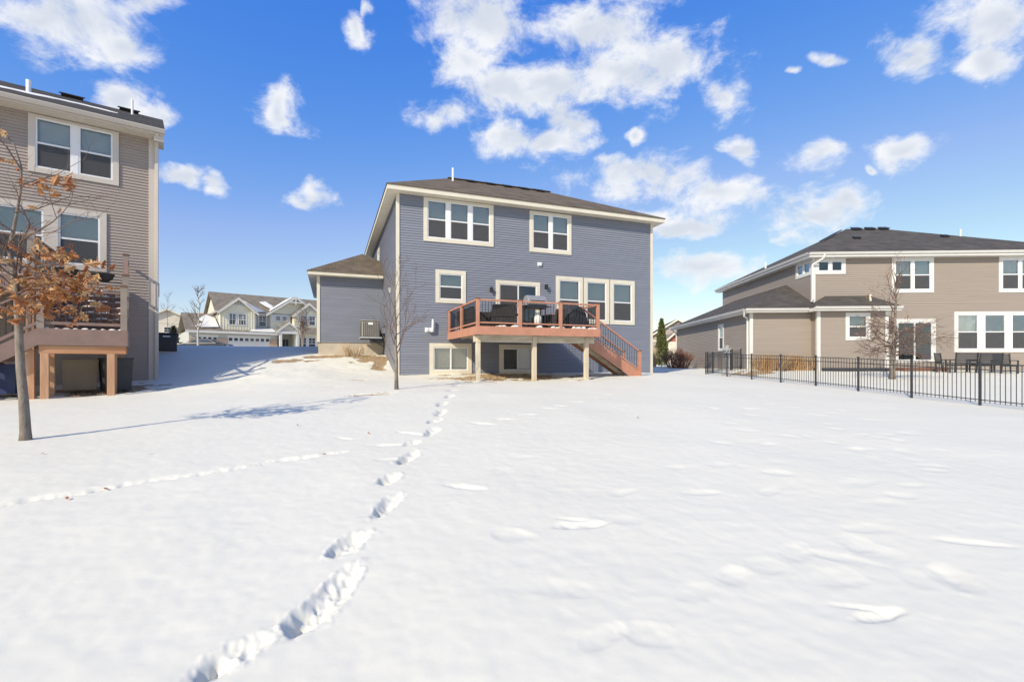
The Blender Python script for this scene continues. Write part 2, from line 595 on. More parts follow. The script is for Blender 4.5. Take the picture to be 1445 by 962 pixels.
# ------------------------------------------------------------------ terrain
CTRL = [(0, 0, -1.49), (0, 5, -1.26), (0, 10, -1.0), (0, 15, -.75), (-3, 14, -.76), (-1, 19, -.56), (-4.7, 19.8, -.53), (1, 21, -.55), (7, 24.2, -.55),
        (4, 19, -.62), (8, 22, -.60), (6, 12, -1.0), (3, 16, -.75),
        (-3.5, 3, -1.36), (-8, 3, -1.34), (-7.3, 7.2, -1.16), (-12.35, 15.0, -1.04), (-13.9, 18.6, -.67), (-10.5, 16.4, -.86), (-16.5, 14, -1.05), (-22, 15, -.9), (-14, 7, -1.2), (-6, 11, -.98),
        (-7, 16.5, -.70), (-9.2, 18.9, -.42), (-10.2, 21.4, -.03), (-8.2, 21.6, -.02), (-9.7, 23.6, .36), (-6.7, 24.6, .38), (-5.6, 21.9, -.12), (-6.6, 20.2, -.36), (-6.0, 23.2, .24),
        (-14.3, 20.8, -.12), (-16.8, 23.5, .50), (-13, 24.5, .52), (-11.5, 27, .72), (-14, 31, 1.02), (-10.5, 31, 1.02), (-18, 33, 1.06), (-16, 37, .98),
        (-20, 29, 1.0), (-24, 42, .85), (-30, 46, .80), (-18, 48, .9), (-35, 60, 1.35), (-28, 65, 1.4), (-45, 55, 1.3), (-22, 70, 1.4), (-60, 85, 1.6), (-40, 40, 1.0), (-30, 25, .8),
        (0, 40, .7), (8, 36, -.3), (9.5, 31, -.43), (12.5, 34, -.42), (12, 45, -.35), (14, 62, -.3), (30, 60, .1), (12.4, 12.7, -1.15), (11.45, 18.1, -.91), (10.8, 21.7, -.78), (10.2, 25.3, -.64),
        (13.2, 26.4, -.42), (17, 26, -.46), (24, 26.2, -.47), (32, 26, -.5), (13, 30, -.42), (16, 20.3, -.70), (22, 20, -.78), (20, 14, -1.12), (28, 14, -1.15), (30, 20, -.75),
        (9, 8, -1.25), (16, 7, -1.35), (9, 3, -1.45), (0, -15, -2.0), (-30, -10, -1.9), (30, -10, -2.0), (-30, 5, -1.1), (35, 5, -1.5),
        (0, 140, .5), (-140, 130, 1.2), (140, 130, -.3), (0, -140, -3), (150, 0, -2), (-150, 0, -1), (0, 400, -1.5), (-400, 300, -1.5), (400, 300, -1.5), (0, -400, -4), (500, -100, -4), (-500, -100, -4)]
_C = np.array(CTRL, float)


def _kern(r2):
    return np.sqrt(r2 + 1.5)


_A = _kern((_C[:, None, 0] - _C[None, :, 0]) ** 2 + (_C[:, None, 1] - _C[None, :, 1]) ** 2)
_Wt = np.linalg.solve(_A + np.eye(len(_C)) * -0.02, _C[:, 2] - _C[:, 2].mean())


def terrain(x, y):
    x = np.atleast_1d(np.asarray(x, float))
    y = np.atleast_1d(np.asarray(y, float))
    out = np.empty(x.shape)
    for s in range(0, len(x), 60000):
        e = slice(s, s + 60000)
        k = _kern((x[e, None] - _C[None, :, 0]) ** 2 + (y[e, None] - _C[None, :, 1]) ** 2)
        out[e] = k @ _Wt
    return out + _C[:, 2].mean()


def gz(x, y):
    """ground height in world coordinates"""
    return float(terrain(x, y)[0]) + EYE


_rs = np.random.RandomState(5)
_G = _rs.rand(256, 256) * 2 - 1


def vnoise(x, y, f):
    x, y = x * f + 17.3, y * f + 41.7
    xi, yi = np.floor(x).astype(int), np.floor(y).astype(int)
    fx, fy = x - xi, y - yi
    fx, fy = fx * fx * (3 - 2 * fx), fy * fy * (3 - 2 * fy)
    g = lambda a, b: _G[a & 255, b & 255]
    return (g(xi, yi) * (1 - fx) + g(xi + 1, yi) * fx) * (1 - fy) + (g(xi, yi + 1) * (1 - fx) + g(xi + 1, yi + 1) * fx) * fy


def fbm(x, y, f, o=4, g=0.5):
    s, a = 0, 1.0
    for k in range(o):
        s = s + a * vnoise(x + k * 7.1, y - k * 3.7, f * 2 ** k)
        a *= g
    return s


def pix(x, y):
    """where a photo pixel's ray met the (smooth, sloping) yard when I surveyed the picture"""
    Z = 1.49 / ((y - 511) / 678 + .05)
    for _ in range(6):
        Z = 0.5 * Z + 0.5 * (-float(terrain((x - 722.5) / 678 * Z, Z)[0])) * 678 / (y - 511)
    return (x - 722.5) / 678 * Z, Z


DECK_C = (-4.731, 19.8)
BA = R(20.7)


def blue2w(u, v):
    return DECK_C[0] + u * math.cos(BA) - v * math.sin(BA), DECK_C[1] + u * math.sin(BA) + v * math.cos(BA)


def build_ground():
    rng = random.Random(11)
    # polar sheet round the camera: fine in front, coarse behind, reaching the horizon
    th = np.concatenate([np.linspace(-math.pi, R(-56), 50, endpoint=False), np.linspace(R(-56), R(56), 760, endpoint=False), np.linspace(R(56), math.pi, 50, endpoint=False)])
    r = np.concatenate([np.array([0.25, 0.6, 0.95, 1.2]), 1.55 * 1.0055 ** np.arange(0, 671), 62 * 1.09 ** np.arange(0, 47)])
    nt_, nr = len(th), len(r)
    TH, RR = np.meshgrid(th, r)
    X, Y = (RR * np.sin(TH)).ravel(), (RR * np.cos(TH)).ravel()
    Z = terrain(X, Y)
    near = np.hypot(X, Y) < 75
    fade = np.clip((75 - np.hypot(X, Y)) / 30, 0, 1)
    Z += fade * (0.022 * fbm(X, Y, 0.35, 3) + 0.003 * fbm(X + 9, Y * 0.7, 1.6, 3) + 0.0022 * fbm(X, Y, 9.0, 2) + 0.0016 * fbm(X * .45 + Y * .3, Y * 1.5 - X * .6, 2.6, 3))

    def dent(cx, cy, ln, wd, ang, depth, rim=0.25, rough=0.25, dirbias=0.0, soft=5.0):
        m = np.nonzero((np.abs(X - cx) < ln + wd) & (np.abs(Y - cy) < ln + wd))[0]
        if len(m) == 0:
            return
        dx, dy = X[m] - cx, Y[m] - cy
        c, s = math.cos(ang), math.sin(ang)
        a, b = dx * c + dy * s, -dx * s + dy * c
        wob = 1 + 0.22 * vnoise(dx * 1.0 + cx * 5, dy + cy * 3, 6.0) + 0.10 * vnoise(dx + cx, dy, 19.0)
        q = np.sqrt((a / (ln / 2)) ** 2 + (b / (wd / 2)) ** 2) * wob
        core = 1 / (1 + np.exp((q - 0.85) * soft))
        ring = np.exp(-((q - 1.25) / 0.2) ** 2)
        lump = fbm(X[m] * 1.0, Y[m], 14.0, 3)
        Z[m] += -depth * core * (1 + rough * lump + dirbias * a / ln) + depth * rim * ring * (0.6 + 0.7 * lump)
        if depth > .04 and cy < 9:
            Z[m] += (core + .5 * ring) * (.006 * fbm(X[m] + 3.3, Y[m], 30.0, 3) + .010 * np.abs(fbm(X[m], Y[m] + 8.8, 13.0, 2)))

    # main trail of deep boot holes: (px a) -> (px b) of each drag mark
    trail = [((255, 968), (385, 885), .21, .13), ((402, 902), (506, 795), .21, .14), ((462, 786), (519, 744), .22, .13), ((526, 731), (567, 690), .19, .12),
             ((535, 683), (564, 665), .21, .11), ((562, 656), (590, 634), .20, .11), ((570, 628), (594, 620), .22, .10), ((598, 616), (620, 602), .22, .10),
             ((604, 598), (622, 590), .22, .09), ((616, 588), (628, 577), .22, .09), ((618, 574), (630, 566), .22, .09), ((628, 563), (640, 556), .22, .08),
             ((632, 552), (645, 548), .24, .08), ((638, 545), (650, 540), .24, .08), ((646, 538), (652, 535), .24, .07)]
    for (a, b, w, d) in trail:
        A, B = pix(*a), pix(*b)
        ln = max(0.34, min(0.85, math.hypot(B[0] - A[0], B[1] - A[1])))
        ang = math.atan2(B[1] - A[1], B[0] - A[0])
        dent((A[0] + B[0]) / 2, (A[1] + B[1]) / 2, ln * .74, w * .88, ang, d * (.40 if A[1] < 4.2 else .52), 0.14, 0.3, -0.5, 5.0)
        dent((A[0] * .72 + B[0] * .28), (A[1] * .72 + B[1] * .28), ln * .42, w * .62, ang, d * .24, 0.05, 0.6, 0, 5.0)
    # side path of single prints, left to right across the yard
    path = [(-10, 712), (60, 700), (130, 690), (200, 678), (270, 668), (330, 660), (385, 650), (440, 643), (500, 635)]
    P = [pix(*q) for q in path]
    for i in range(len(P) - 1):
        A, B = P[i], P[i + 1]
        n = max(2, int(math.hypot(B[0] - A[0], B[1] - A[1]) / 0.26))
        for k in range(n):
            t = (k + rng.uniform(-.2, .2)) / n
            ang = math.atan2(B[1] - A[1], B[0] - A[0])
            dent(A[0] + (B[0] - A[0]) * t, A[1] + (B[1] - A[1]) * t + rng.uniform(-.03, .03), .38, .15, ang, rng.uniform(.02, .038), .25, .5)
    for q, ln, wd, d in [((545, 648), .35, .15, .04), ((550, 627), .7, .14, .04), ((585, 612), .7, .14, .04), ((657, 686), .40, .13, .045), ((822, 738), .42, .15, .055), ((812, 731), .25, .08, .03), ((1240, 864), .34, .12, .055), ((1215, 853), .26, .07, .03),
                         ((680, 598), .5, .14, .05), ((712, 592), .4, .14, .05), ((745, 586), .4, .14, .05), ((775, 577), .4, .14, .05), ((790, 573), .35, .14, .05),
                         ((812, 567), .4, .14, .05), ((838, 561), .4, .14, .05), ((856, 557), .4, .14, .05), ((485, 618), .3, .12, .04), ((1375, 765), .55, .12, .03)]:
        A = pix(*q)
        dent(A[0], A[1], ln, wd * .75, rng.uniform(-.5, .3), d * .5, .12, .3)
    # old half-filled prints down the right of the yard
    for (x0, y0, x1, y1, n) in [(1010, 560, 1240, 625, 22), (1180, 590, 1330, 690, 18), (1130, 690, 1280, 790, 8), (980, 770, 1190, 850, 4), (860, 830, 1010, 930, 2), (900, 640, 1120, 720, 5), (700, 640, 1050, 760, 7), (960, 545, 1140, 580, 16), (1280, 720, 1420, 820, 3), (1060, 560, 1400, 600, 14), (780, 780, 980, 940, 2)]:
        for _ in range(n):
            A = pix(rng.uniform(x0, x1), rng.uniform(y0, y1))
            dent(A[0], A[1], rng.uniform(.24, .42), rng.uniform(.14, .24), rng.uniform(-.6, 1.2), rng.uniform(.006, .015), .15, .1)
    # crusted hummocks on the bank
    bank = np.exp(-(((X + 9) / 5) ** 2 + ((Y - 20) / 4) ** 2))
    Z += bank * 0.035 * fbm(X, Y, 1.1, 4)
    # --- where the snow has melted back to straw and mulch
    bare = np.zeros_like(X)

    def patch(px_, py_, rx, ry, ang=0.0, st=1.0):
        c, s = math.cos(ang), math.sin(ang)
        dx, dy = X - px_, Y - py_
        a, b = (dx * c + dy * s) / rx, (-dx * s + dy * c) / ry
        q = 1 - np.sqrt(a * a + b * b)
        np.maximum(bare, np.clip((q * 1.6 + 0.75 * fbm(X, Y, 2.2, 4)) * 2.0 * st, 0, 1) * (q > -0.5), out=bare)
    for u, v, rx, ry in [(-1.8, 4.9, 2.2, .62), (-.75, 3.7, .8, 1.1), (-.5, 2.3, .42, 1.0), (-3.3, 4.9, .7, .5)]:
        w = blue2w(u, v)
        patch(w[0], w[1], rx, ry, BA)
    for q, rx, ry in [((413, 511.8), .75, .6), ((489, 527), .62, .42), ((524, 556), .55, .16), ((440, 513), .5, .35), ((548, 553), .35, .12), ((400, 517), .35, .3), ((505, 535), .3, .15), ((470, 545), .25, .1)]:
        if q[1] > 514:
            A = pix(*q)
        else:
            A = ((q[0] - 722.5) / 678 * 22.0, 22.0)
        patch(A[0], A[1], rx, ry, .2)
    w = blue2w(4.6, -1.9)
    patch(w[0], w[1], 2.9, 2.3, BA, 1.4)
    patch(12.6, 25.0, 1.6, .8, .5, .9)
    patch(14.8, 26.0, 1.8, .5, 0, .9)
    patch(-13.7, 16.3, 1.6, 1.2, .6, .8)
    keep = np.clip(1 - bare, 0, 1)
    Z -= 0.05 * (1 - keep)
    Z += EYE
    n0 = len(X)
    V = np.column_stack([X, Y, Z]).astype(np.float32)
    V = np.vstack([V, [[0, 0, float(terrain(0, 0)[0]) + EYE]]]).astype(np.float32)
    i, j = np.meshgrid(np.arange(nr - 1), np.arange(nt_), indexing='ij')
    j2 = (j + 1) % nt_
    Q = np.stack([i * nt_ + j, i * nt_ + j2, (i + 1) * nt_ + j2, (i + 1) * nt_ + j], -1).reshape(-1, 4)[:, ::-1]
    jj = np.arange(nt_)
    T = np.stack([np.full(nt_, n0), (jj + 1) % nt_, jj], -1)[:, ::-1]
    me = bpy.data.meshes.new('snowy_ground')
    me.vertices.add(len(V))
    me.vertices.foreach_set('co', V.ravel())
    loops = np.concatenate([Q.ravel(), T.ravel()]).astype(np.int32)
    me.loops.add(len(loops))
    me.loops.foreach_set('vertex_index', loops)
    nq, ntv = len(Q), len(T)
    me.polygons.add(nq + ntv)
    me.polygons.foreach_set('loop_start', np.concatenate([np.arange(nq) * 4, nq * 4 + np.arange(ntv) * 3]).astype(np.int32))
    me.polygons.foreach_set('use_smooth', np.ones(nq + ntv, bool))
    me.update(calc_edges=True)
    at = me.attributes.new('bare', 'FLOAT', 'POINT')
    at.data.foreach_set('value', np.append(bare, 0).astype(np.float32))
    # snow / straw material
    m = bpy.data.materials.new('snow')
    m.use_nodes = True
    nt = m.node_tree
    b = nt.nodes['Principled BSDF']
    b.inputs['Roughness'].default_value = 0.62
    b.inputs['Specular IOR Level'].default_value = 0.25
    tc = N(nt, 'ShaderNodeTexCoord')
    n1 = N(nt, 'ShaderNodeTexNoise', i_Scale=0.8, i_Detail=5.0)
    n2 = N(nt, 'ShaderNodeTexNoise', i_Scale=24.0, i_Detail=6.0, i_Roughness=0.7)
    n3 = N(nt, 'ShaderNodeTexNoise', i_Scale=260.0, i_Detail=2.0)
    n4 = N(nt, 'ShaderNodeTexNoise', i_Scale=5.0, i_Detail=4.0)
    for n in (n1, n2, n3, n4):
        L(nt, tc.outputs['Object'], n.inputs['Vector'])
    mx = N(nt, 'ShaderNodeMix', data_type='RGBA')
    mx.inputs['A'].default_value = (0.672, 0.644, 0.532, 1)
    mx.inputs['B'].default_value = (0.712, 0.683, 0.572, 1)
    L(nt, n1.outputs['Fac'], mx.inputs['Factor'])
    st = N(nt, 'ShaderNodeMix', data_type='RGBA')
    st.inputs['A'].default_value = (0.17, 0.105, 0.06, 1)
    st.inputs['B'].default_value = (0.50, 0.36, 0.21, 1)
    mrs = N(nt, 'ShaderNodeMapRange')
    mrs.inputs['From Min'].default_value = 0.3
    mrs.inputs['From Max'].default_value = 0.65
    L(nt, n2.outputs['Fac'], mrs.inputs['Value'])
    L(nt, mrs.outputs[0], st.inputs['Factor'])
    av = N(nt, 'ShaderNodeAttribute', attribute_name='bare')
    fac = mth(nt, 'ADD', av.outputs['Fac'], mth(nt, 'MULTIPLY', mth(nt, 'SUBTRACT', n4.outputs['Fac'], 0.5), mth(nt, 'MULTIPLY', av.outputs['Fac'], 1.2)), clamp=True)
    fm = N(nt, 'ShaderNodeMapRange', interpolation_type='SMOOTHSTEP')
    fm.inputs['From Min'].default_value = 0.3
    fm.inputs['From Max'].default_value = 0.6
    L(nt, fac, fm.inputs['Value'])
    m2 = N(nt, 'ShaderNodeMix', data_type='RGBA')
    L(nt, fm.outputs[0], m2.inputs['Factor'])
    L(nt, mx.outputs['Result'], m2.inputs['A'])
    L(nt, st.outputs['Result'], m2.inputs['B'])
    L(nt, m2.outputs['Result'], b.inputs['Base Color'])
    hb = mth(nt, 'ADD', mth(nt, 'MULTIPLY', n2.outputs['Fac'], 0.6), mth(nt, 'MULTIPLY', n3.outputs['Fac'], 0.12))
    bp = N(nt, 'ShaderNodeBump')
    bp.inputs['Strength'].default_value = 0.17
    bp.inputs['Distance'].default_value = 0.010
    L(nt, hb, bp.inputs['Height'])
    L(nt, bp.outputs[0], b.inputs['Normal'])
    me.materials.append(m)
    o = bpy.data.objects.new('snowy_ground', me)
    COL.objects.link(o)
    o['kind'] = 'structure'
    o['label'] = 'snow covered back yard with boot tracks sloping up to the houses'
    return bare, X, Y, Z


BARE, GX, GY, GZZ = build_ground()


def gzm(x, y):
    """height of the finished snow surface near (x, y)"""
    k = np.argmin((GX - x) ** 2 + (GY - y) ** 2)
    return float(GZZ[k])


# ------------------------------------------------------------------ house kit
I4 = Matrix.Identity(4)


def wallM(kind, x=0, y=0):
    ang = {'rear': 0, 'left': -90, 'right': 90, 'front': 180}[kind]
    return Matrix.Translation((x, y, 0)) @ Matrix.Rotation(R(ang), 4, 'Z')


def siding(parent, m, M, W, z0, z1, holes, dz, exposure=0.105, x0=0.0):
    mb = MB(M, dz)
    z = z0
    while z < z1 - 1e-4:
        zt = min(z + exposure, z1)
        cuts = sorted({z, zt} | {c for h in holes for c in (h[1], h[3]) if z < c < zt})
        yo = lambda q: -0.026 + 0.023 * (q - z) / exposure
        for a, b in zip(cuts[:-1], cuts[1:]):
            mid = (a + b) / 2
            iv = [(x0, W)]
            for h in holes:
                if h[1] <= mid <= h[3]:
                    nv = []
                    for p, q in iv:
                        if h[0] > p:
                            nv.append((p, min(q, h[0])))
                        if h[2] < q:
                            nv.append((max(p, h[2]), q))
                    iv = [t for t in nv if t[1] - t[0] > 1e-4]
            for p, q in iv:
                mb.poly([(p, yo(a), a), (q, yo(a), a), (q, yo(b), b), (p, yo(b), b)])
                if a == z:
                    mb.poly([(p, 0.0, a), (q, 0.0, a), (q, yo(a), a), (p, yo(a), a)])
        z = zt
    return mb.build('siding', m, parent, kind='stuff')


def window(parent, M, dz, box, tw, cols=1, style='dh', trim='cream_trim', blinds=None, top=None, bottom=None, mull=0.09, glass='glass', screen=True, blind_m='blind', sill=False, grid=False, name='window'):
    x0, z0, x1, z1 = box
    top = tw if top is None else top
    bottom = tw if bottom is None else bottom
    mb = MB(M, dz)
    f, bk = -0.050, 0.06
    mb.box(x0, x0 + tw, f, bk, z0, z1)
    mb.box(x1 - tw, x1, f, bk, z0, z1)
    mb.box(x0 + tw, x1 - tw, f + .002, bk, z1 - top, z1)
    if bottom > 0:
        mb.box(x0 + tw, x1 - tw, f + .002, bk, z0, z0 + bottom)
    w = mb.build(name, trim, parent)
    a, b, c, d = x0 + tw, x1 - tw, z0 + bottom, z1 - top
    sash = MB(M, dz)
    cw = (b - a - mull * (cols - 1)) / cols
    fw = 0.045
    for k in range(cols):
        p = a + k * (cw + mull)
        q = p + cw
        if k:
            sash.box(p - mull, p, -0.038, .06, c, d)
        sash.box(p, p + fw, -0.03, .055, c, d)
        sash.box(q - fw, q, -0.03, .055, c, d)
        sash.box(p + fw, q - fw, -0.029, .055, d - fw, d)
        sash.box(p + fw, q - fw, -0.029, .055, c, c + fw)
        P, Q, C_, D_ = p + fw, q - fw, c + fw, d - fw
        bl = (blinds[k] if blinds else None)
        if style == 'dh':
            zm = (C_ + D_) / 2
            sash.box(P, Q, -0.022, .05, zm - .026, zm + .026)
            panes = [(P, Q, zm + .026, D_, 0.0), (P, Q, C_, zm - .026, .022)]
            if screen:
                MB(M, dz).box(P, Q, -.012, -.010, C_, zm - .026).build('screen', 'screen', w)
            if grid:
                xm = (P + Q) / 2
                sash.box(xm - .012, xm + .012, -.008, .012, zm, D_)
                sash.box(P, Q, -.0075, .0115, (zm + D_) / 2 - .012, (zm + D_) / 2 + .012)
        elif style == 'slider':
            xm = (P + Q) / 2
            sash.box(xm - .03, xm + .03, -0.022, .05, C_, D_)
            panes = [(P, xm - .03, C_, D_, .022), (xm + .03, Q, C_, D_, 0.0)]
            if screen:
                MB(M, dz).box(P, xm - .03, -.012, -.010, C_, D_).build('screen', 'screen', w)
        else:
            panes = [(P, Q, C_, D_, .01)]
        for (i0, i1, j0, j1, yy) in panes:
            MB(M, dz).box(i0 - .004, i1 + .004, yy, yy + .006, j0 - .004, j1 + .004).build('pane', glass, w)
        if bl:
            m_ = MB(M, dz)
            lo = C_ + (1 - bl) * (D_ - C_)
            h = 0.05
            n = int((D_ - lo) / h)
            for t in range(n):
                zt = D_ - t * h
                m_.poly([(P, .085, zt), (Q, .085, zt), (Q, .105, zt - h * 1.02), (P, .105, zt - h * 1.02)])
            m_.build('blind', blind_m, w)
    sash.build('sash', 'vinyl', w)
    hole = (x0 + tw * .6, z0 + bottom * .6, x1 - tw * .6, z1 - top * .6)
    return hole


def slab(parent, name, m, pts, t=0.03, dz=0.0, uv=True):
    """roof faces as thin prisms"""
    mb = MB(None, dz)
    for p in pts:
        a = [mb.p(*q) for q in p]
        b = [mb.p(q[0], q[1], q[2] - t) for q in p]
        mb.f.append(tuple(a))
        mb.f.append(tuple(reversed(b)))
        n = len(p)
        for k in range(n):
            mb.f.append((a[k], b[k], b[(k + 1) % n], a[(k + 1) % n]))
    return mb.build(name, m, parent, uv=uv)


def roof_vent(parent, x, y, z, s, dz, ang=0.0):
    mb = MB(Matrix.Translation((x, y, z)) @ Matrix.Rotation(ang, 4, 'X'), dz)
    mb.box(-s, s, -s * .8, s * .8, -.02, .10)
    mb.box(-s * 1.15, s * 1.15, -s, s, .10, .14)
    return mb.build('roof_vent', 'black_plastic', parent)


def vent_pipe(parent, x, y, z, h, r, dz, m='pipe_white'):
    return MB(None, dz).tube([(x, y, z - .1), (x, y, z + h)], r, 10).build('vent_pipe', m, parent, smooth=False)


def downspout(parent, pts, m, dz, w=.075):
    mb = MB(None, dz)
    for a, b in zip(pts[:-1], pts[1:]):
        mb.beam(a, b, w, w * .8, up=(0.13, 0.99, 0.05))
    return mb.build('downspout', m, parent, bevel=.008)


def gutter(parent, a, b, m, dz, out=(0, -1)):
    """K-profile gutter along a-b, opening up, built from front lip, floor and back"""
    ox, oy = out
    mb = MB(None, dz)
    pr = [(0, 0), (0, -.115), (.07, -.115), (.115, -.02), (.115, 0), (.105, 0), (.105, -.015), (.065, -.105), (.01, -.105), (.01, 0)]
    mb.prism([(a[0] + ox * u, a[1] + oy * u, a[2] + z) for u, z in pr], (b[0] - a[0], b[1] - a[1], b[2] - a[2]))
    return mb.build('gutter', m, parent)


# ------------------------------------------------------------------ the blue house
def blue_house():
    B = -0.55
    dz = -B
    h = thing('blue_house', 'two storey blue grey sided house with cream trim behind the red brown deck', 'house', (DECK_C[0], DECK_C[1], EYE + B), BA)
    W, zt = 12.59, 6.955
    M = wallM('rear')
    T = 'cream_trim'
    holes = []
    holes.append(window(h, M, dz, (1.08, 5.09, 4.17, 6.93), .16, 3, 'dh', T, [1, 1, 1], top=.10, mull=.15))
    holes.append(window(h, M, dz, (5.90, 5.03, 8.03, 6.90), .16, 2, 'dh', T, [1, 1], top=.12, mull=.14))
    holes.append(window(h, M, dz, (1.59, 2.52, 2.91, 3.93), .16, 1, 'dh', T, [1]))
    holes.append(window(h, M, dz, (4.28, 1.27, 6.42, 3.65), .16, 1, 'slider', T, None, bottom=.05, name='patio_door'))
    for a, b in ((7.23, 8.64), (8.70, 10.09), (10.15, 11.55)):
        holes.append(window(h, M, dz, (a, 1.84, b, 4.01), .17, 1, 'dh', T, [1]))
    holes.append(window(h, M, dz, (1.33, -.51, 3.17, .81), .17, 1, 'slider', T, [1], blind_m='pale_blind', glass='clear_glass', screen=False))
    holes.append(window(h, M, dz, (4.44, -.53, 6.20, .79), .17, 1, 'slider', T, [.96], blind_m='pale_blind', glass='clear_glass'))
    siding(h, 'blue_siding', M, W, -.62, zt, holes, dz)
    # left side wall, seen at a grazing angle
    Ml = wallM('left', 0, 12.8)
    hl = [window(h, Ml, dz, (4.3, 5.0, 5.3, 6.4), .12, 1, 'dh', T, [1])]
    siding(h, 'blue_siding', Ml, 12.8, -.62, zt, hl, dz)
    siding(h, 'blue_siding', wallM('right', W, 0), 8.15, -.62, zt, [], dz)
    siding(h, 'blue_siding', wallM('front', W, 7.7), 6.6, -.3, zt, [], dz)
    siding(h, 'blue_siding', wallM('right', 6.0, 7.7), 5.1, -.3, zt, [], dz)
    siding(h, 'blue_siding', wallM('front', 6.0, 12.8), 6.0, -.3, zt, [], dz)
    for z in (-.6, 1.2, 4.05, 6.94):
        MB(None, dz).box(.05, 5.9, .2, 12.7, z - .1, z).build('floor_slab', 'inner_wall', h)
        MB(None, dz).box(5.9, W - .05, .2, 7.6, z - .1, z).build('floor_slab', 'inner_wall', h)
    for z in (-.6, 1.2, 4.05):
        MB(None, dz).box(.05, W - .05, 3.4, 3.5, z, z + 2.6).build('partition_wall', 'inner_wall', h)
    # corner boards
    c = MB(None, dz)
    c.box(-.045, .085, -.045, -.001, -.62, zt)
    c.box(-.045, -.001, -.001, .085, -.62, zt)
    c.build('corner_board', T, h)
    c = MB(None, dz)
    c.box(W - .085, W + .045, -.045, -.001, -.62, zt)
    c.box(W + .001, W + .045, -.001, .085, -.62, zt)
    c.build('corner_board', T, h)
    # foundation
    MB(None, dz).box(.01, W - .01, .01, 7.6, -1.3, -.615).build('foundation', 'concrete', h)
    # eaves
    e = .45
    MB(None, dz).box(-e, W + e, -e, -e + .03, 6.955, 7.145).build('fascia', T, h)
    MB(None, dz).box(-e, -e + .03, -e + .031, 13.2, 6.955, 7.145).build('fascia', T, h)
    MB(None, dz).box(W + e - .03, W + e, -e + .031, 8.1, 6.955, 7.145).build('fascia', T, h)
    MB(None, dz).box(-e + .03, W + e - .03, -e + .03, 0.0, 6.957, 6.972).build('soffit', 'cream_soffit_x', h)
    MB(None, dz).box(-e + .03, 0.0, .001, 13.2, 6.957, 6.972).build('soffit', 'cream_soffit_y', h)
    MB(None, dz).box(W, W + e - .03, .001, 8.1, 6.957, 6.972).build('soffit', 'cream_soffit_y', h)
    # hip roof, L-shaped plan
    A, Bc = (-.48, -.48, 7.17), (13.07, -.48, 7.17)
    P, Q, Sx = (3.0, 3.84, 9.35), (8.75, 3.84, 9.35), (3.0, 9.4, 9.35)
    Lc, Rc, Vc, Wc = (-.48, 13.25, 7.17), (13.07, 8.15, 7.17), (6.48, 8.15, 7.17), (6.48, 13.25, 7.17)
    rf = slab(h, 'roof', 'brown_shingle', [[A, Bc, Q, P], [Bc, Rc, Q], [A, P, Sx, Lc], [Lc, Sx, Wc], [Wc, Sx, P, Vc], [Vc, P, Q, Rc]], .035, dz)
    sl = math.atan2(2.18, 4.32)
    for x in (4.15, 5.2, 6.15, 7.1, 8.0):
        mb = MB(Matrix.Translation((x, 3.62, 9.26)) @ Matrix.Rotation(sl, 4, 'X'), dz)
        mb.box(-.22, .22, -.2, .2, 0, .045)
        mb.box(-.25, .25, -.23, .23, .045, .065)
        mb.build('roof_vent', 'dark_shingle', rf)
    mb = MB(None, dz)
    mb.beam((3.0, 3.84, 9.365), (8.75, 3.84, 9.365), .26, .03)
    mb.build('ridge_cap', 'brown_shingle', rf, uv=True)
    vent_pipe(rf, 3.1, 3.1, 8.98, .62, .05, dz)
    # garage wing to the left
    gx, gy = -3.16, 5.47
    zt2 = 4.27
    siding(h, 'blue_siding', wallM('rear', gx, gy), 3.15, 1.0, zt2, [], dz)
    siding(h, 'blue_siding', wallM('left', gx, 14.0), 14.0 - gy, 1.0, zt2, [], dz)
    MB(None, dz).box(gx + .02, -.02, gy + .02, 14.0, -.4, 1.0).build('foundation', 'concrete', h)
    c = MB(None, dz)
    c.box(gx - .045, gx + .10, gy - .045, gy - .001, 1.0, zt2)
    c.box(gx - .045, gx - .001, gy - .001, gy + .1, 1.0, zt2)
    c.build('corner_board', T, h)
    MB(None, dz).box(gx - .45, -.05, gy - .45, gy - .42, zt2, 4.43).build('fascia', T, h)
    MB(None, dz).box(gx - .45, gx - .42, gy - .419, 14.4, zt2, 4.43).build('fascia', T, h)
    MB(None, dz).box(gx - .42, -.05, gy - .42, gy, zt2 + .002, zt2 + .017).build('soffit', 'cream_soffit_x', h)
    MB(None, dz).box(gx - .42, gx, gy + .001, 14.4, zt2 + .002, zt2 + .017).build('soffit', 'cream_soffit_y', h)
    a, b = (gx - .48, gy - .48, 4.45), (-.03, gy - .48, 4.45)
    ap = (-.93, 7.7, 6.0)
    k = (-.03, 6.80, 5.48)
    slab(h, 'garage_roof', 'brown_shingle', [[a, b, k, ap], [a, ap, (-.93, 14.2, 6.0), (gx - .48, 14.4, 4.45)], [ap, k, (-.03, 14.2, 5.48), (-.93, 14.2, 6.0)]], .035, dz)
    # wall fittings
    mb = MB(None, dz).box(6.30, 6.50, -.055, -.015, 4.40, 4.57)
    mb.box(6.32, 6.48, -.10, -.055, 4.43, 4.55)
    mb.build('dryer_vent', 'pipe_white', h, bevel=.01)
    for x, z in ((4.05, 3.2), (6.71, 3.47)):
        mb = MB(None, dz)
        mb.box(x - .05, x + .05, -.04, -.012, z - .10, z + .10)
        mb.beam((x, -.04, z + .07), (x, -.13, z + .10), .02, .02)
        lp = mb.build('wall_lamp', 'black_metal', h)
        g = MB(None, dz)
        g.lathe((x, -.13, z - .12), [(.03, 0), (.05, .02), (.075, .16), (.085, .17), (.03, .23)], 8)
        g.build('lamp_shade', 'black_metal', lp)
    mb = MB(None, dz)
    mb.tube([(1.23, .02, 1.36), (1.23, -.12, 1.36), (1.26, -.20, 1.36)], .06, 10)
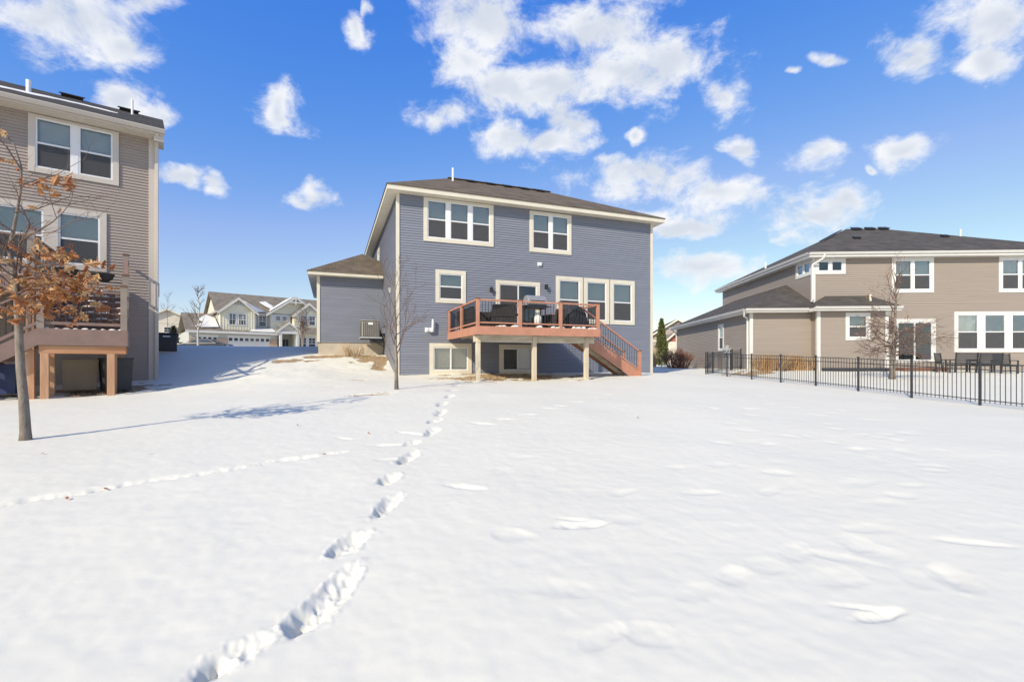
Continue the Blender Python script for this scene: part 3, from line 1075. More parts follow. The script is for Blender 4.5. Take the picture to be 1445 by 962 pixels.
    mb.tube([(1.42, .02, 1.30), (1.42, -.14, 1.31), (1.44, -.16, 1.38), (1.45, -.16, 1.80)], .045, 10)
    mb.box(1.14, 1.5, -.05, -.012, 1.27, 1.45)
    mb.build('furnace_vent', 'pipe_white', h)
    MB(None, dz).box(-.10, -.02, 2.2, 2.4, 3.18, 3.40).build('side_vent', 'pipe_white', h, bevel=.01)
    return h


blue_house()


# ------------------------------------------------------------------ deck on the blue house
def blue_deck():
    B = -.55
    dz = -B
    d = thing('back_deck', 'raised red brown deck with black balusters and stairs on the blue house', 'deck', (DECK_C[0], DECK_C[1], EYE + B), BA)
    u0, u1, v0 = 2.11, 6.97, -4.36
    top = 1.25
    C = 'composite'
    bw = .139
    me = MB().box(0, u1 - u0 - .05, 0, bw, 0, .026).mesh('floor_board', C)
    y = v0 + .03
    while y < -.15:
        inst('floor_board', me, d, (u0 + .025, y, top - .026 + dz))
        y += bw + .006
    MB(None, dz).box(u0, u1, v0 - .02, v0 + .01, .955, top - .001).build('rim_board', C, d, bevel=.004)
    MB(None, dz).box(u0 - .02, u0 + .01, v0 - .02, -.06, .955, top - .0015).build('rim_board', C, d, bevel=.004)
    MB(None, dz).box(u1 - .01, u1 + .02, v0 - .019, -.06, .955, top - .0015).build('rim_board', C, d, bevel=.004)
    me = MB().box(0, .04, 0, -v0 - .1, 0, .235).mesh('joist', 'beam_wood')
    k = u0 + .15
    while k < u1 - .1:
        inst('joist', me, d, (k, v0 + .02, .985 + dz))
        k += .405
    MB(None, dz).box(u0 + .02, u1 - .05, v0 + .34, v0 + .42, .715, .98).build('beam', 'beam_wood', d)
    MB(None, dz).box(u0 + .021, u1 - .051, v0 + .43, v0 + .50, .716, .979).build('beam', 'beam_wood', d)
    for x in (2.28, 4.43, 6.60):
        g = -.95
        p = MB(None, dz)
        p.box(x - .075, x + .075, v0 + .325, v0 + .475, g, .72)
        p.box(x - .074, x + .074, v0 + .30, v0 + .337, .70, .96)
        p.build('support_post', 'weathered_wood', d, bevel=.006)
    # railing
    post = MB().box(-.052, .052, -.052, .052, 0, 1.06).mesh('railing_post', C)
    cap = MB()
    cap.box(-.066, .066, -.066, .066, 1.06, 1.085)
    cap.prism([(-.06, -.06, 1.085), (.06, -.06, 1.085), (.06, .06, 1.085), (-.06, .06, 1.085)], (0, 0, .012))
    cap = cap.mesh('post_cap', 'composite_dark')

    def rpost(x, y, z0=top - .12, hgt=1.0):
        o = inst('railing_post', post, d, (x, y, z0 + dz), sc=(1, 1, hgt))
        inst('post_cap', cap, o)
        return o

    bal = MB().tube([(0, 0, 0), (0, 0, .74)], .0095, 6).mesh('baluster', 'black_metal')

    def run(a, b, z0=top, z1=top):
        """rails from a to b with balusters between"""
        a, b = Vector((*a, z0)), Vector((*b, z1))
        o = MB(None, dz).beam(a + Vector((0, 0, .91)), b + Vector((0, 0, .91)), .07, .055).build('rail', C, d)
        MB(None, dz).beam(a + Vector((0, 0, .125)), b + Vector((0, 0, .125)), .05, .045).build('bottom_rail', C, o)
        L_ = (Vector((b.x, b.y)) - Vector((a.x, a.y))).length
        n = max(2, int(L_ / .112))
        for k in range(1, n):
            q = a.lerp(b, k / n)
            inst('baluster', bal, o, (q.x, q.y, q.z + .145 + dz))

    xs = [u0 + .06, u0 + 1.63, u0 + 3.23, u1 - .06]
    vf = v0 + .06
    for x in xs:
        rpost(x, vf)
    for a, b in zip(xs[:-1], xs[1:]):
        run((a + .05, vf), (b - .05, vf))
    for v in (-.12, -2.15):
        rpost(u0 + .06, v)
    run((u0 + .06, vf + .05), (u0 + .06, -2.20))
    run((u0 + .06, -2.10), (u0 + .06, -.17))
    xr = u1 - .06
    for v in (-3.12, -1.93, -.12):
        rpost(xr, v)
    run((xr, vf + .05), (xr, -3.17))
    run((xr, -1.88), (xr, -.17))
    # stairs towards the right along the wall
    n = 9
    rise, runl = .175, .285
    sv0, sv1 = -3.06, -1.99
    for k in range(n):
        x = u1 + .02 + k * runl
        z = top - rise * (k + 1)
        MB(None, dz).box(x, x + runl + .02, sv0 + .04, sv1 - .04, z - .035, z).build('tread', C, d)
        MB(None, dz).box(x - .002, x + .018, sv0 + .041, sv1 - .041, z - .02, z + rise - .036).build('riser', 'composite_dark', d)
    zb = -.62
    for v in (sv0, sv1):
        pts = [(u1 + .02, v, top - .02), (u1 + .02, v, .78), (u1 + 2.28, v, zb), (u1 + 2.80, v, zb), (u1 + 2.80, v, -.44)]
        MB(None, dz).prism(pts, (0, .04, 0)).build('stringer', C, d)
    MB(None, dz).prism([(u1 + .05, -2.54, 1.0), (u1 + .05, -2.54, .72), (u1 + 2.2, -2.54, zb), (u1 + 2.45, -2.54, zb)], (0, .04, 0)).build('stringer', 'beam_wood', d)
    ub = u1 + 2.70
    for v in (sv0 - .02, sv1 + .06):
        rpost(ub, v, -.62, 1.03)
        a = (u1 + .02, v + .0)
        run((u1 + .0, v), (ub - .04, v), top - .02, -.50 + .06)
    return d


blue_deck()


def rel(x, y, z):
    return (x, y, EYE + z)


def b2w(u, v, z):
    X, Y = blue2w(u, v)
    return (X, Y, EYE + z)


# ------------------------------------------------------------------ things on the deck
def deck_things():
    g = thing('gas_grill', 'gas barbecue with grey hood and white tank on the deck', 'grill', b2w(4.72, -3.35, 1.25), BA)
    hd = MB()
    prof = [(-.27, .92), (-.29, 1.02), (-.24, 1.17), (-.10, 1.28), (.10, 1.28), (.25, 1.18), (.27, .92)]
    hd.prism([(-.38, y, z) for y, z in prof], (.76, 0, 0))
    hd.build('hood', 'steel', g, bevel=.02)
    MB().beam((-.3, -.33, 1.05), (.3, -.33, 1.05), .03, .03).build('handle', 'black_metal', g)
    MB().box(-.38, .38, -.27, .27, .78, .92).build('firebox', 'black_metal', g, bevel=.01)
    for sx in (-1, 1):
        MB().box(min(sx * .39, sx * .66), max(sx * .39, sx * .66), -.25, .25, .88, .92).build('side_shelf', 'steel', g)
    for x in (-.34, .34):
        for y in (-.22, .22):
            MB().box(x - .02, x + .02, y - .02, y + .02, .04, .78).build('leg', 'black_metal', g)
    MB().box(-.36, .36, -.24, .24, .12, .16).build('lower_shelf', 'black_metal', g)
    for x in (-.34, .34):
        MB().tube([(x, -.03, .06), (x, .03, .06)], .06, 12).build('wheel', 'black_metal', g)
    t = MB().lathe((.12, -.02, .16), [(.10, 0), (.11, .03), (.15, .08), (.155, .25), (.13, .34), (.05, .39), (.04, .42), (.09, .44), (.09, .47), (.02, .48)], 14)
    t.build('propane_tank', 'tank_white', g, smooth=True)

    def wicker_seat(name, label, cat, loc, rz, w, group=None):
        c = thing(name, label, cat, loc, rz, group)
        MB().box(-w / 2, w / 2, -.36, .36, .10, .36).build('seat_base', 'wicker', c, bevel=.02)
        MB().box(-w / 2 + .08, w / 2 - .08, -.34, .26, .362, .45).build('cushion', 'dark_cover', c, bevel=.03)
        MB().prism([(-w / 2, .26, .36), (-w / 2, .38, .36), (-w / 2, .46, .80), (-w / 2, .36, .80)], (w, 0, 0)).build('backrest', 'wicker', c, bevel=.02)
        for s in (-1, 1):
            x = s * (w / 2 - .04)
            MB().box(x - .05, x + .05, -.37, .34, .362, .60).build('armrest', 'wicker', c, bevel=.015)
            for y in (-.32, .32):
                MB().box(x - .03, x + .03, y - .03, y + .03, 0, .10).build('leg', 'black_metal', c)
        return c

    wicker_seat('wicker_sofa', 'black wicker sofa along the left railing of the deck', 'sofa', b2w(2.72, -2.1, 1.25), BA - R(-90) , 2.3)
    wicker_seat('wicker_armchair', 'black wicker armchair at the front left of the deck', 'armchair', b2w(3.25, -3.75, 1.25), BA + R(170), .82)
    wicker_seat('wicker_armchair', 'black wicker armchair right of the grill on the deck', 'armchair', b2w(5.75, -3.0, 1.25), BA + R(205), .82)
    # covered chair stack
    c = thing('covered_chair', 'tall chair under a dark cover by the deck right corner', 'chair', b2w(6.22, -3.72, 1.25), BA + R(12))
    cv = MB()
    prof = [(-.50, .02, .42), (-.46, .5, .40), (-.30, .82, .36), (-.05, 1.00, .30), (.20, .86, .34), (.36, .45, .38), (.42, .02, .42)]
    rng = random.Random(3)
    rings = []
    for (x, z, w) in prof:
        rings.append([cv.p(x + rng.uniform(-.02, .02), -w + 2 * w * k / 8, z - .10 * abs(k - 4) / 4 * (1 if z > .3 else 0) + rng.uniform(-.02, .02)) for k in range(9)])
    for a, b in zip(rings[:-1], rings[1:]):
        for k in range(8):
            cv.f.append((a[k], a[k + 1], b[k + 1], b[k]))
    for k in (0, 8):
        cv.f.append(tuple(r_[k] for r_ in rings))
    cv.build('cover', 'dark_cover', c, smooth=False)
    for x in (-.3, .3):
        for y in (-.28, .28):
            MB().box(x - .02, x + .02, y - .02, y + .02, 0, .3).build('leg', 'black_metal', c)
    t = thing('patio_table', 'low dark patio table in the middle of the deck', 'table', b2w(3.9, -2.2, 1.25), BA)
    MB().box(-.6, .6, -.4, .4, .62, .66).build('table_top', 'dark_cover', t, bevel=.01)
    for x in (-.52, .52):
        for y in (-.33, .33):
            MB().box(x - .025, x + .025, y - .025, y + .025, 0, .62).build('leg', 'black_metal', t)


deck_things()


def clumps(name, label, pts, rng, m='clump_snow'):
    """small irregular lumps of old snow"""
    mb = MB()
    for (x, y, z, a, b, c) in pts:
        n, k = 9, 4
        rings = []
        for i in range(k):
            t = i / (k - 1)
            rr = math.cos(t * math.pi / 2 * .93)
            rings.append([mb.p(x + a * rr * math.cos(2 * math.pi * j / n) * rng.uniform(.75, 1.2), y + b * rr * math.sin(2 * math.pi * j / n) * rng.uniform(.75, 1.2), z + c * math.sin(t * math.pi / 2) * rng.uniform(.85, 1.1)) for j in range(n)])
        for p, q in zip(rings[:-1], rings[1:]):
            for j in range(n):
                mb.f.append((p[j], p[(j + 1) % n], q[(j + 1) % n], q[j]))
        mb.f.append(tuple(rings[-1]))
        mb.f.append(tuple(reversed(rings[0])))
    o = mb.build(name, m, None, smooth=True, kind='stuff')
    tag(o, label, 'snow')
    return o


_r = random.Random(8)
pts = []
for u in (3.0, 3.12, 3.55, 5.05, 5.2, 5.3, 5.42, 5.9, 6.0, 6.1, 6.3, 6.6, 6.75, 4.5):
    w = b2w(u, -4.27, 1.25)
    pts.append((w[0], w[1], w[2], _r.uniform(.07, .16), _r.uniform(.05, .07), _r.uniform(.04, .09)))
clumps('deck_snow', 'thin clumps of old snow along the front edge of the red brown deck', pts, _r)


# ------------------------------------------------------------------ air conditioner on its wall bracket
def ac_unit():
    a = thing('air_conditioner', 'tan air conditioner on a bracket above the blue house foundation', 'air conditioner', b2w(-.72, 4.72, 1.14), BA)
    w = .43
    b = MB()
    b.box(-w, w, -w, w, .10, .86)
    b.build('housing', 'ac_body', a, bevel=.05)
    MB().box(-w - .02, w + .02, -w - .02, w + .02, .865, .93).build('top_cover', 'ac_body', a, bevel=.03)
    fin = MB().box(-.012, .012, -.02, 0, 0, .66).mesh('louvre', 'ac_dark')
    for k in range(9):
        inst('louvre', fin, a, (-.36 + k * .09, -w - .001, .15))
    for k in range(9):
        inst('louvre', fin, a, (-w - .001, -.36 + k * .09, .15), (0, 0, R(-90)))
    MB().box(-.12, .10, -w - .03, -w - .021, .70, .80).build('name_plate', 'pipe_white', a)
    MB().box(-w - .08, w + .1, -w - .06, w + .06, .03, .098).build('pad', 'galvanised', a)
    for y in (-.36, .36):
        MB().box(-w - .05, .70, y - .02, y + .02, 0, .03).build('bracket_arm', 'black_metal', a)
        MB().beam((.69, y, -.35), (.1, y, -.01), .03, .03).build('bracket_brace', 'black_metal', a)
    MB().tube([(w, .1, .3), (w + .12, .1, .32), (w + .2, .1, .1), (.69, .1, .1)], .03, 8).build('refrigerant_line', 'black_plastic', a)
    MB().box(.52, .68, -.25, -.05, .3, .58).build('disconnect_box', 'galvanised', a)


ac_unit()


# ------------------------------------------------------------------ the taupe house on the left
LC = (-13.914, 18.625)
LS = 1.25            # this house has a full walk-out storey: everything about it is a fifth larger
LA = R(36.5)


def l2w(u, v, z):
    u, v = u * LS, v * LS
    return (LC[0] + u * math.cos(LA) - v * math.sin(LA), LC[1] + u * math.sin(LA) + v * math.cos(LA), EYE + z * LS)


def left_house():
    B = -.55
    dz = -B
    h = thing('taupe_house', 'tall taupe sided house at the left edge with pale trim', 'house', (LC[0], LC[1], EYE + B * LS), LA)
    h.scale = (LS, LS, LS)
    X0 = -10.0
    M = wallM('rear', X0, 0)
    T = 'putty_trim'
    zt = 6.90
    s = -X0
    holes = [window(h, M, dz, (s - 2.76, 5.27, s - .82, 6.87), .14, 2, 'dh', T, [1, 1], top=.07, mull=.13),
             window(h, M, dz, (s - 2.30, 2.66, s - 1.10, 4.40), .15, 1, 'dh', T, [.9], screen=True),
             window(h, M, dz, (s - 3.60, 2.66, s - 2.301, 4.40), .15, 1, 'dh', T, [.9], screen=True),
             window(h, M, dz, (s - 6.6, 1.9, s - 4.4, 4.2), .15, 1, 'slider', T, None, bottom=.05, name='patio_door'),
             window(h, M, dz, (s - 7.2, 5.27, s - 5.0, 6.87), .14, 2, 'dh', T, [1, 1], top=.07, mull=.13)]
    siding(h, 'taupe_siding', M, s, -.75, zt, holes, dz, 0.087)
    siding(h, 'taupe_siding', wallM('right', 0, 0), 10.0, -.75, zt + .2, [], dz, 0.087)
    siding(h, 'taupe_siding', wallM('left', X0, 10), 10.0, -.75, zt, [], dz, 0.087)
    siding(h, 'taupe_siding', wallM('front', 0, 10), s, -.3, zt, [], dz, 0.087)
    for z in (-.6, 1.9, 4.75, 6.89):
        MB(None, dz).box(X0 + .05, -.05, .2, 9.9, z - .1, z).build('floor_slab', 'inner_wall', h)
    for z in (1.9, 4.75):
        MB(None, dz).box(X0 + .05, -.05, 3.4, 3.5, z, z + 2.1).build('partition_wall', 'inner_wall', h)
    c = MB(None, dz)
    c.box(-.11, .045, -.045, -.001, -.75, zt)
    c.box(.001, .045, -.001, .11, -.75, zt)
    c.build('corner_board', T, h)
    e = .47
    MB(None, dz).box(X0 - .25, .27, -e + .03, .0, zt + .002, zt + .02).build('soffit', 'putty_soffit_x', h)
    MB(None, dz).box(X0 - .25, .27, -e, -e + .03, zt, 7.06).build('fascia', T, h)
    gutter(h, (X0 - .25, -e - .001, 7.07), (.29, -e - .001, 7.07), T, dz)
    MB(None, dz).box(.02, .27, -e + .031, 0.25, zt - .17, zt + .001).build('eave_return', T, h)
    v, zr = 5.0, 9.62
    ov = .29
    rf = slab(h, 'roof', 'dark_shingle', [[(X0 - .3, -e - .03, 7.09), (ov, -e - .03, 7.09), (ov, v, zr), (X0 - .3, v, zr)],
                                         [(X0 - .3, 10.5, 7.09), (-.15, 10.5, 7.09), (-.05, v, zr), (X0 - .3, v, zr)]], .04, dz)
    # rake boards and gable
    MB(None, dz).prism([(ov - .03, -e, 6.92), (ov - .03, -e, 7.05), (ov - .03, v, 9.575), (ov - .03, v, 9.40)], (.028, 0, 0)).build('rake_board', T, h)
    MB(None, dz).prism([(.0, 0, zt), (.0, 10, zt), (.0, v, 9.45)], (-.02, 0, 0)).build('gable_wall', 'taupe_siding', h)
    MB(None, dz).prism([(X0, 0, zt), (X0, 10, zt), (X0, v, 9.45)], (.02, 0, 0)).build('gable_wall', 'taupe_siding', h)
    sl = math.atan2(2.53, 5.5)
    for x in (-2.35, -.75):
        mb = MB(Matrix.Translation((x, 4.75, 9.50)) @ Matrix.Rotation(sl, 4, 'X'), dz)
        mb.box(-.28, .28, -.2, .2, 0, .09)
        mb.box(-.33, .33, -.25, .25, .09, .12)
        mb.build('roof_vent', 'dark_shingle', rf)
    vent_pipe(rf, -3.12, 2.4, 8.42, .36, .062, dz)
    vent_pipe(rf, -.62, 3.6, 8.97, .55, .035, dz)
    downspout(h, [(.10, -.50, 6.93), (.09, -.10, 6.66), (.09, -.09, -.6)], T, dz, .09)
    MB(None, dz).box(.03, .16, .3, .55, 2.1, 2.5).build('meter_box', 'galvanised', h)
    # strip of snow left on the slope
    mb = MB(None, dz)
    n = 46
    top, bot = [], []
    rng = random.Random(4)
    sl_ = 2.53 / 5.5
    for k in range(n + 1):
        x = -6.0 + 5.05 * k / n
        w = (.55 + .3 * math.sin(k * .7) * math.sin(k * .23 + 1)) * min(1, (n - k) / 14) + .03 + rng.uniform(-.07, .07) * min(1, (n - k) / 10)
        y0 = 1.55 + .25 * math.sin(k * .21) + rng.uniform(-.05, .05) + k * .012
        bot.append((x, y0 - w / 2))
        top.append((x, y0 + w / 2))
    rows = []
    for (b_, t_) in zip(bot, top):
        r3 = []
        for f, up in ((0, .004), (.25, .03), (.75, .03), (1, .004)):
            y = b_[1] + (t_[1] - b_[1]) * f
            r3.append(mb.p(b_[0], y, 7.09 + (y + .5) * sl_ + up))
        rows.append(r3)
    for r0, r1 in zip(rows[:-1], rows[1:]):
        for k in range(3):
            mb.f.append((r0[k], r1[k], r1[k + 1], r0[k + 1]))
    o = mb.build('roof_snow', 'clump_snow', None, smooth=True, kind='stuff')
    o.location = h.location
    o.rotation_euler = h.rotation_euler
    o.scale = h.scale
    tag(o, 'narrow strip of snow on the dark roof of the taupe house', 'snow')
    return h


left_house()


def left_deck():
    B = -.85
    dz = -B
    d = thing('stair_deck', 'brown deck landing with stairs up to the taupe house on cedar posts', 'deck', l2w(0, 0, B), LA)
    d.scale = (LS, LS, LS)
    C = 'brown_composite'
    P_ = 'tan_post'
    x0, x1, y0, y1 = -2.15, -.53, -3.0, -2.05
    zt = .80
    hi = 2.02
    bw = .135
    me = MB().box(0, x1 - x0, 0, bw, 0, .026).mesh('floor_board', C)
    for k in range(7):
        inst('floor_board', me, d, (x0, y0 + k * .14, zt - .026 + dz))
    MB(None, dz).box(x0, x1, y0 - .03, y0, .40, zt - .002).build('rim_board', C, d, bevel=.004)
    MB(None, dz).box(x1, x1 + .03, y0 - .03, y1, .40, zt - .003).build('rim_board', C, d, bevel=.004)
    MB(None, dz).box(x0 + .02, x1 - .01, y0 + .02, y0 + .12, .21, .39).build('beam', 'cedar_beam', d)
    MB(None, dz).box(x0 + .02, x1 - .01, y1 - .12, y1 - .02, .21, .39).build('beam', 'cedar_beam', d)
    for x in (x0 + .12, x1 - .30):
        for y in (y0 + .07, y1 - .07):
            MB(None, dz).box(x - .075, x + .075, y - .075, y + .075, -1.15, .208).build('support_post', 'cedar', d, bevel=.006)
    # upper deck beside the house
    ux0, ux1, uy0 = -7.5, -.62, -.62
    me = MB().box(0, ux1 - ux0, 0, bw, 0, .026).mesh('floor_board', C)
    for k in range(4):
        inst('floor_board', me, d, (ux0, uy0 + k * .14, hi - .026 + dz))
    MB(None, dz).box(ux0, ux1, uy0 - .03, uy0, hi - .30, hi - .002).build('rim_board', C, d)
    MB(None, dz).box(ux1, ux1 + .03, uy0 - .03, -.03, hi - .30, hi - .003).build('rim_board', C, d)
    MB(None, dz).box(ux0, -2.2, -2.9, uy0 - .04, hi - .06, hi - .002).build('upper_floor', C, d)
    MB(None, dz).box(ux0, -2.2, -2.93, -2.9, hi - .30, hi - .003).build('rim_board', C, d)
    for x, y in ((-.75, -.5), (-2.3, -2.8), (-6, -2.8), (-4.2, -2.8)):
        MB(None, dz).box(x - .075, x + .075, y - .075, y + .075, -1.0, hi - .31).build('support_post', 'cedar', d)
    # flight from the landing up to the house
    n = 7
    rise = (hi - zt) / n
    run = (uy0 - y1) / (n - 1)
    for k in range(n - 1):
        z = zt + rise * (k + 1)
        y = y1 + run * k
        MB(None, dz).box(-1.95, x1 - .07, y, y + run + .02, z - .035, z).build('tread', C, d)
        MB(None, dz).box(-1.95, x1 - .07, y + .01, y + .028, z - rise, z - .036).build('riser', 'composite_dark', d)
    for x in (-1.99, x1 - .065):
        MB(None, dz).prism([(x, y1 - .02, zt - .28), (x, y1 - .02, zt + .05), (x, uy0, hi), (x, uy0, hi - .35)], (.04, 0, 0)).build('stringer', C, d)
    # flight from the landing down to the left
    for k in range(8):
        z = zt - .185 * (k + 1)
        x = x0 - .28 * (k + 1)
        MB(None, dz).box(x, x + .30, y0 + .04, y1 - .04, z - .035, z).build('tread', C, d)
    for y in (y0 - .03, y1 - .03):
        MB(None, dz).prism([(x0, y, zt - .003), (x0, y, .40), (x0 - 1.9, y, -.86), (x0 - 2.5, y, -.86)], (0, .035, 0)).build('stringer', C, d)
    # railings
    post = MB().box(-.065, .065, -.065, .065, 0, 1.1).mesh('railing_post', P_)
    cap = MB()
    cap.box(-.082, .082, -.082, .082, 1.1, 1.13)
    cap.prism([(-.07, -.07, 1.13), (.07, -.07, 1.13), (.07, .07, 1.13), (-.07, .07, 1.13)], (0, 0, .015))
    cap = cap.mesh('post_cap', 'composite_dark')
    bal = MB().tube([(0, 0, 0), (0, 0, .76)], .010, 6).mesh('baluster', 'black_metal')

    def rp(x, y, z):
        o = inst('railing_post', post, d, (x, y, z + dz))
        inst('post_cap', cap, o)

    def rail(a, b):
        a, b = Vector(a), Vector(b)
        o = MB(None, dz).beam(a + Vector((0, 0, .93)), b + Vector((0, 0, .93)), .09, .04).build('rail', C, d)
        MB(None, dz).beam(a + Vector((0, 0, .13)), b + Vector((0, 0, .13)), .05, .07).build('bottom_rail', C, o)
        L_ = (b - a).length
        k = max(2, int(L_ / .118))
        for t in range(1, k):
            q = a.lerp(b, t / k)
            inst('baluster', bal, o, (q.x, q.y, q.z + .15 + dz))

    rp(x1 - .05, y0 + .05, zt)
    rp(x0 + .05, y0 + .05, zt)
    rail((x0 + .11, y0 + .05, zt), (x1 - .11, y0 + .05, zt))
    rp(x1 - .05, y1 + .06, zt + .42)
    rail((x1 - .05, y0 + .11, zt), (x1 - .05, y1, zt))
    rp(x1 - .10, uy0 + .05, hi)
    rail((x1 - .06, y1 + .12, zt + .18), (x1 - .10, uy0, hi))
    rail((x1 - .10, uy0 + .10, hi), (x1 - .10, -.10, hi))
    rp(-2.02, uy0 + .0, hi)
    rail((-2.0, y1, zt + .10), (-2.02, uy0 - .06, hi))
    rp(-2.28, -2.8, hi)
    rail((-2.26, -2.74, hi), (-2.1, uy0 - .06, hi))
    rail((-6, -2.86, hi), (-2.34, -2.86, hi))
    rp(x0 - 1.4, y0 + .03, -.60)
    rail((x0, y0 + .03, zt), (x0 - 1.35, y0 + .03, -.12))
    return d


left_deck()


def under_left_deck():
    def bin_(name, label, cat, u, v, w, dd, hh, m, rz=0.0, zb=-.80, lid=None):
        o = thing(name, label, cat, l2w(u, v, zb), LA + rz)
        o.scale = (LS, LS, LS)
        b = MB()
        b.prism([(-w / 2 * .9, -dd / 2 * .9, 0), (w / 2 * .9, -dd / 2 * .9, 0), (w / 2 * .9, dd / 2 * .9, 0), (-w / 2 * .9, dd / 2 * .9, 0)], (0, 0, .02))
        i = [b.p(sx * w / 2 * f, sy * dd / 2 * f, z) for f, z in ((.9, .02), (1, hh)) for sx, sy in ((-1, -1), (1, -1), (1, 1), (-1, 1))]
        for k in range(4):
            b.f.append((i[k], i[(k + 1) % 4], i[4 + (k + 1) % 4], i[4 + k]))
        b.build('bin_body', m, o)
        MB().box(-w / 2 - .02, w / 2 + .02, -dd / 2 - .02, dd / 2 + .02, hh, hh + .05).build('lid', lid or m, o, bevel=.015)
        return o
    bin_('storage_box', 'beige storage box beneath the brown deck landing', 'box', -1.55, -1.45, .72, .6, .75, 'tan_bin', .1, -.72)
    bin_('storage_bin', 'large black bin beneath the landing, right of the beige box', 'bin', -.80, -1.75, .62, .62, .82, 'black_plastic', .25, -.75)
    bin_('storage_bin', 'dark blue bin under the descending stairs at the left edge', 'bin', -2.9, -1.9, .7, .6, .66, 'blue_plastic', -.2, -.76)
    # planters on the upper railing
    for i, (u, v, z, lb) in enumerate([(-1.12, -1.0, 2.26, 'black bowl planter at the right end of the stair railing'), (-1.85, -1.3, 2.28, 'black bowl planter on the left stair railing among the oak leaves')]):
        o = thing('bowl_planter', lb, 'planter', l2w(u, v, z), LA, 'planters on the stair railing')
        o.scale = (LS, LS, LS)
        MB().lathe((0, 0, 0), [(.12, 0), (.21, .06), (.26, .19), (.27, .2), (.23, .2), (.2, .15)], 16).build('bowl', 'black_plastic', o, smooth=True)
        MB().lathe((0, 0, .10), [(.17, 0), (.2, .06), (.10, .09)], 12).build('soil', 'bark', o)
        m = MB()
        rng = random.Random(i)
        for k in range(16):
            a = rng.uniform(0, 6.28)
            m.tube([(.08 * math.cos(a), .08 * math.sin(a), .15), (.17 * math.cos(a), .17 * math.sin(a), .15 + rng.uniform(.08, .25))], .003, 3)
        m.build('dead_stems', 'straw', o)
        MB().box(-.02, .45, -.02, .02, -.03, .0).build('bracket', 'black_metal', o)
    r = random.Random(2)
    pts = []
    for k in range(7):
        for q in range(4):
            w = l2w(-1.75 + q * .33 + r.uniform(-.08, .08), -2.0 + k * .235 - .02, .80 + .174 * (k + 1) if k < 6 else 2.02)
            pts.append((w[0], w[1], w[2], r.uniform(.12, .22), r.uniform(.05, .08), r.uniform(.02, .05)))
    for q in range(9):
        w = l2w(-2.0 + q * .17, -2.93, .80)
        pts.append((w[0], w[1], w[2], r.uniform(.07, .14), .06, r.uniform(.02, .05)))
    clumps('stair_snow', 'thin snow lying on the brown stair treads of the taupe house', pts, r)


under_left_deck()


def dark_unit():
    w = l2w(0.75, 8.2, 0)
    X, Y = -17.0, 23.6
    o = thing('standby_generator', 'black boxy outdoor unit beside the shaded taupe house wall', 'generator', (X, Y, gz(X, Y) - .05), LA)
    o.scale = (1.05, 1.05, 1.05)
    MB().box(-.42, .42, -.36, .36, .06, .86).build('housing', 'black_plastic', o, bevel=.04)
    MB().box(-.45, .45, -.39, .39, .86, .92).build('lid', 'black_plastic', o, bevel=.02)
    MB().box(-.12, .16, -.372, -.361, .72, .78).build('name_plate', 'pipe_white', o)
    MB().box(-.5, .5, -.42, .42, -.1, .058).build('pad', 'concrete', o)
    lv = MB().box(-.3, .3, -.372, -.361, 0, .015).mesh('louvre', 'ac_dark')
    for k in range(6):
        inst('louvre', lv, o, (0, 0, .2 + k * .06))


dark_unit()

# ------------------------------------------------------------------ the warm grey house on the right
RC = (16.905, 27.0)
RA = R(-2.8)


def r2w(u, v, z):
    return (RC[0] + u * math.cos(RA) - v * math.sin(RA), RC[1] + u * math.sin(RA) + v * math.cos(RA), EYE + z)


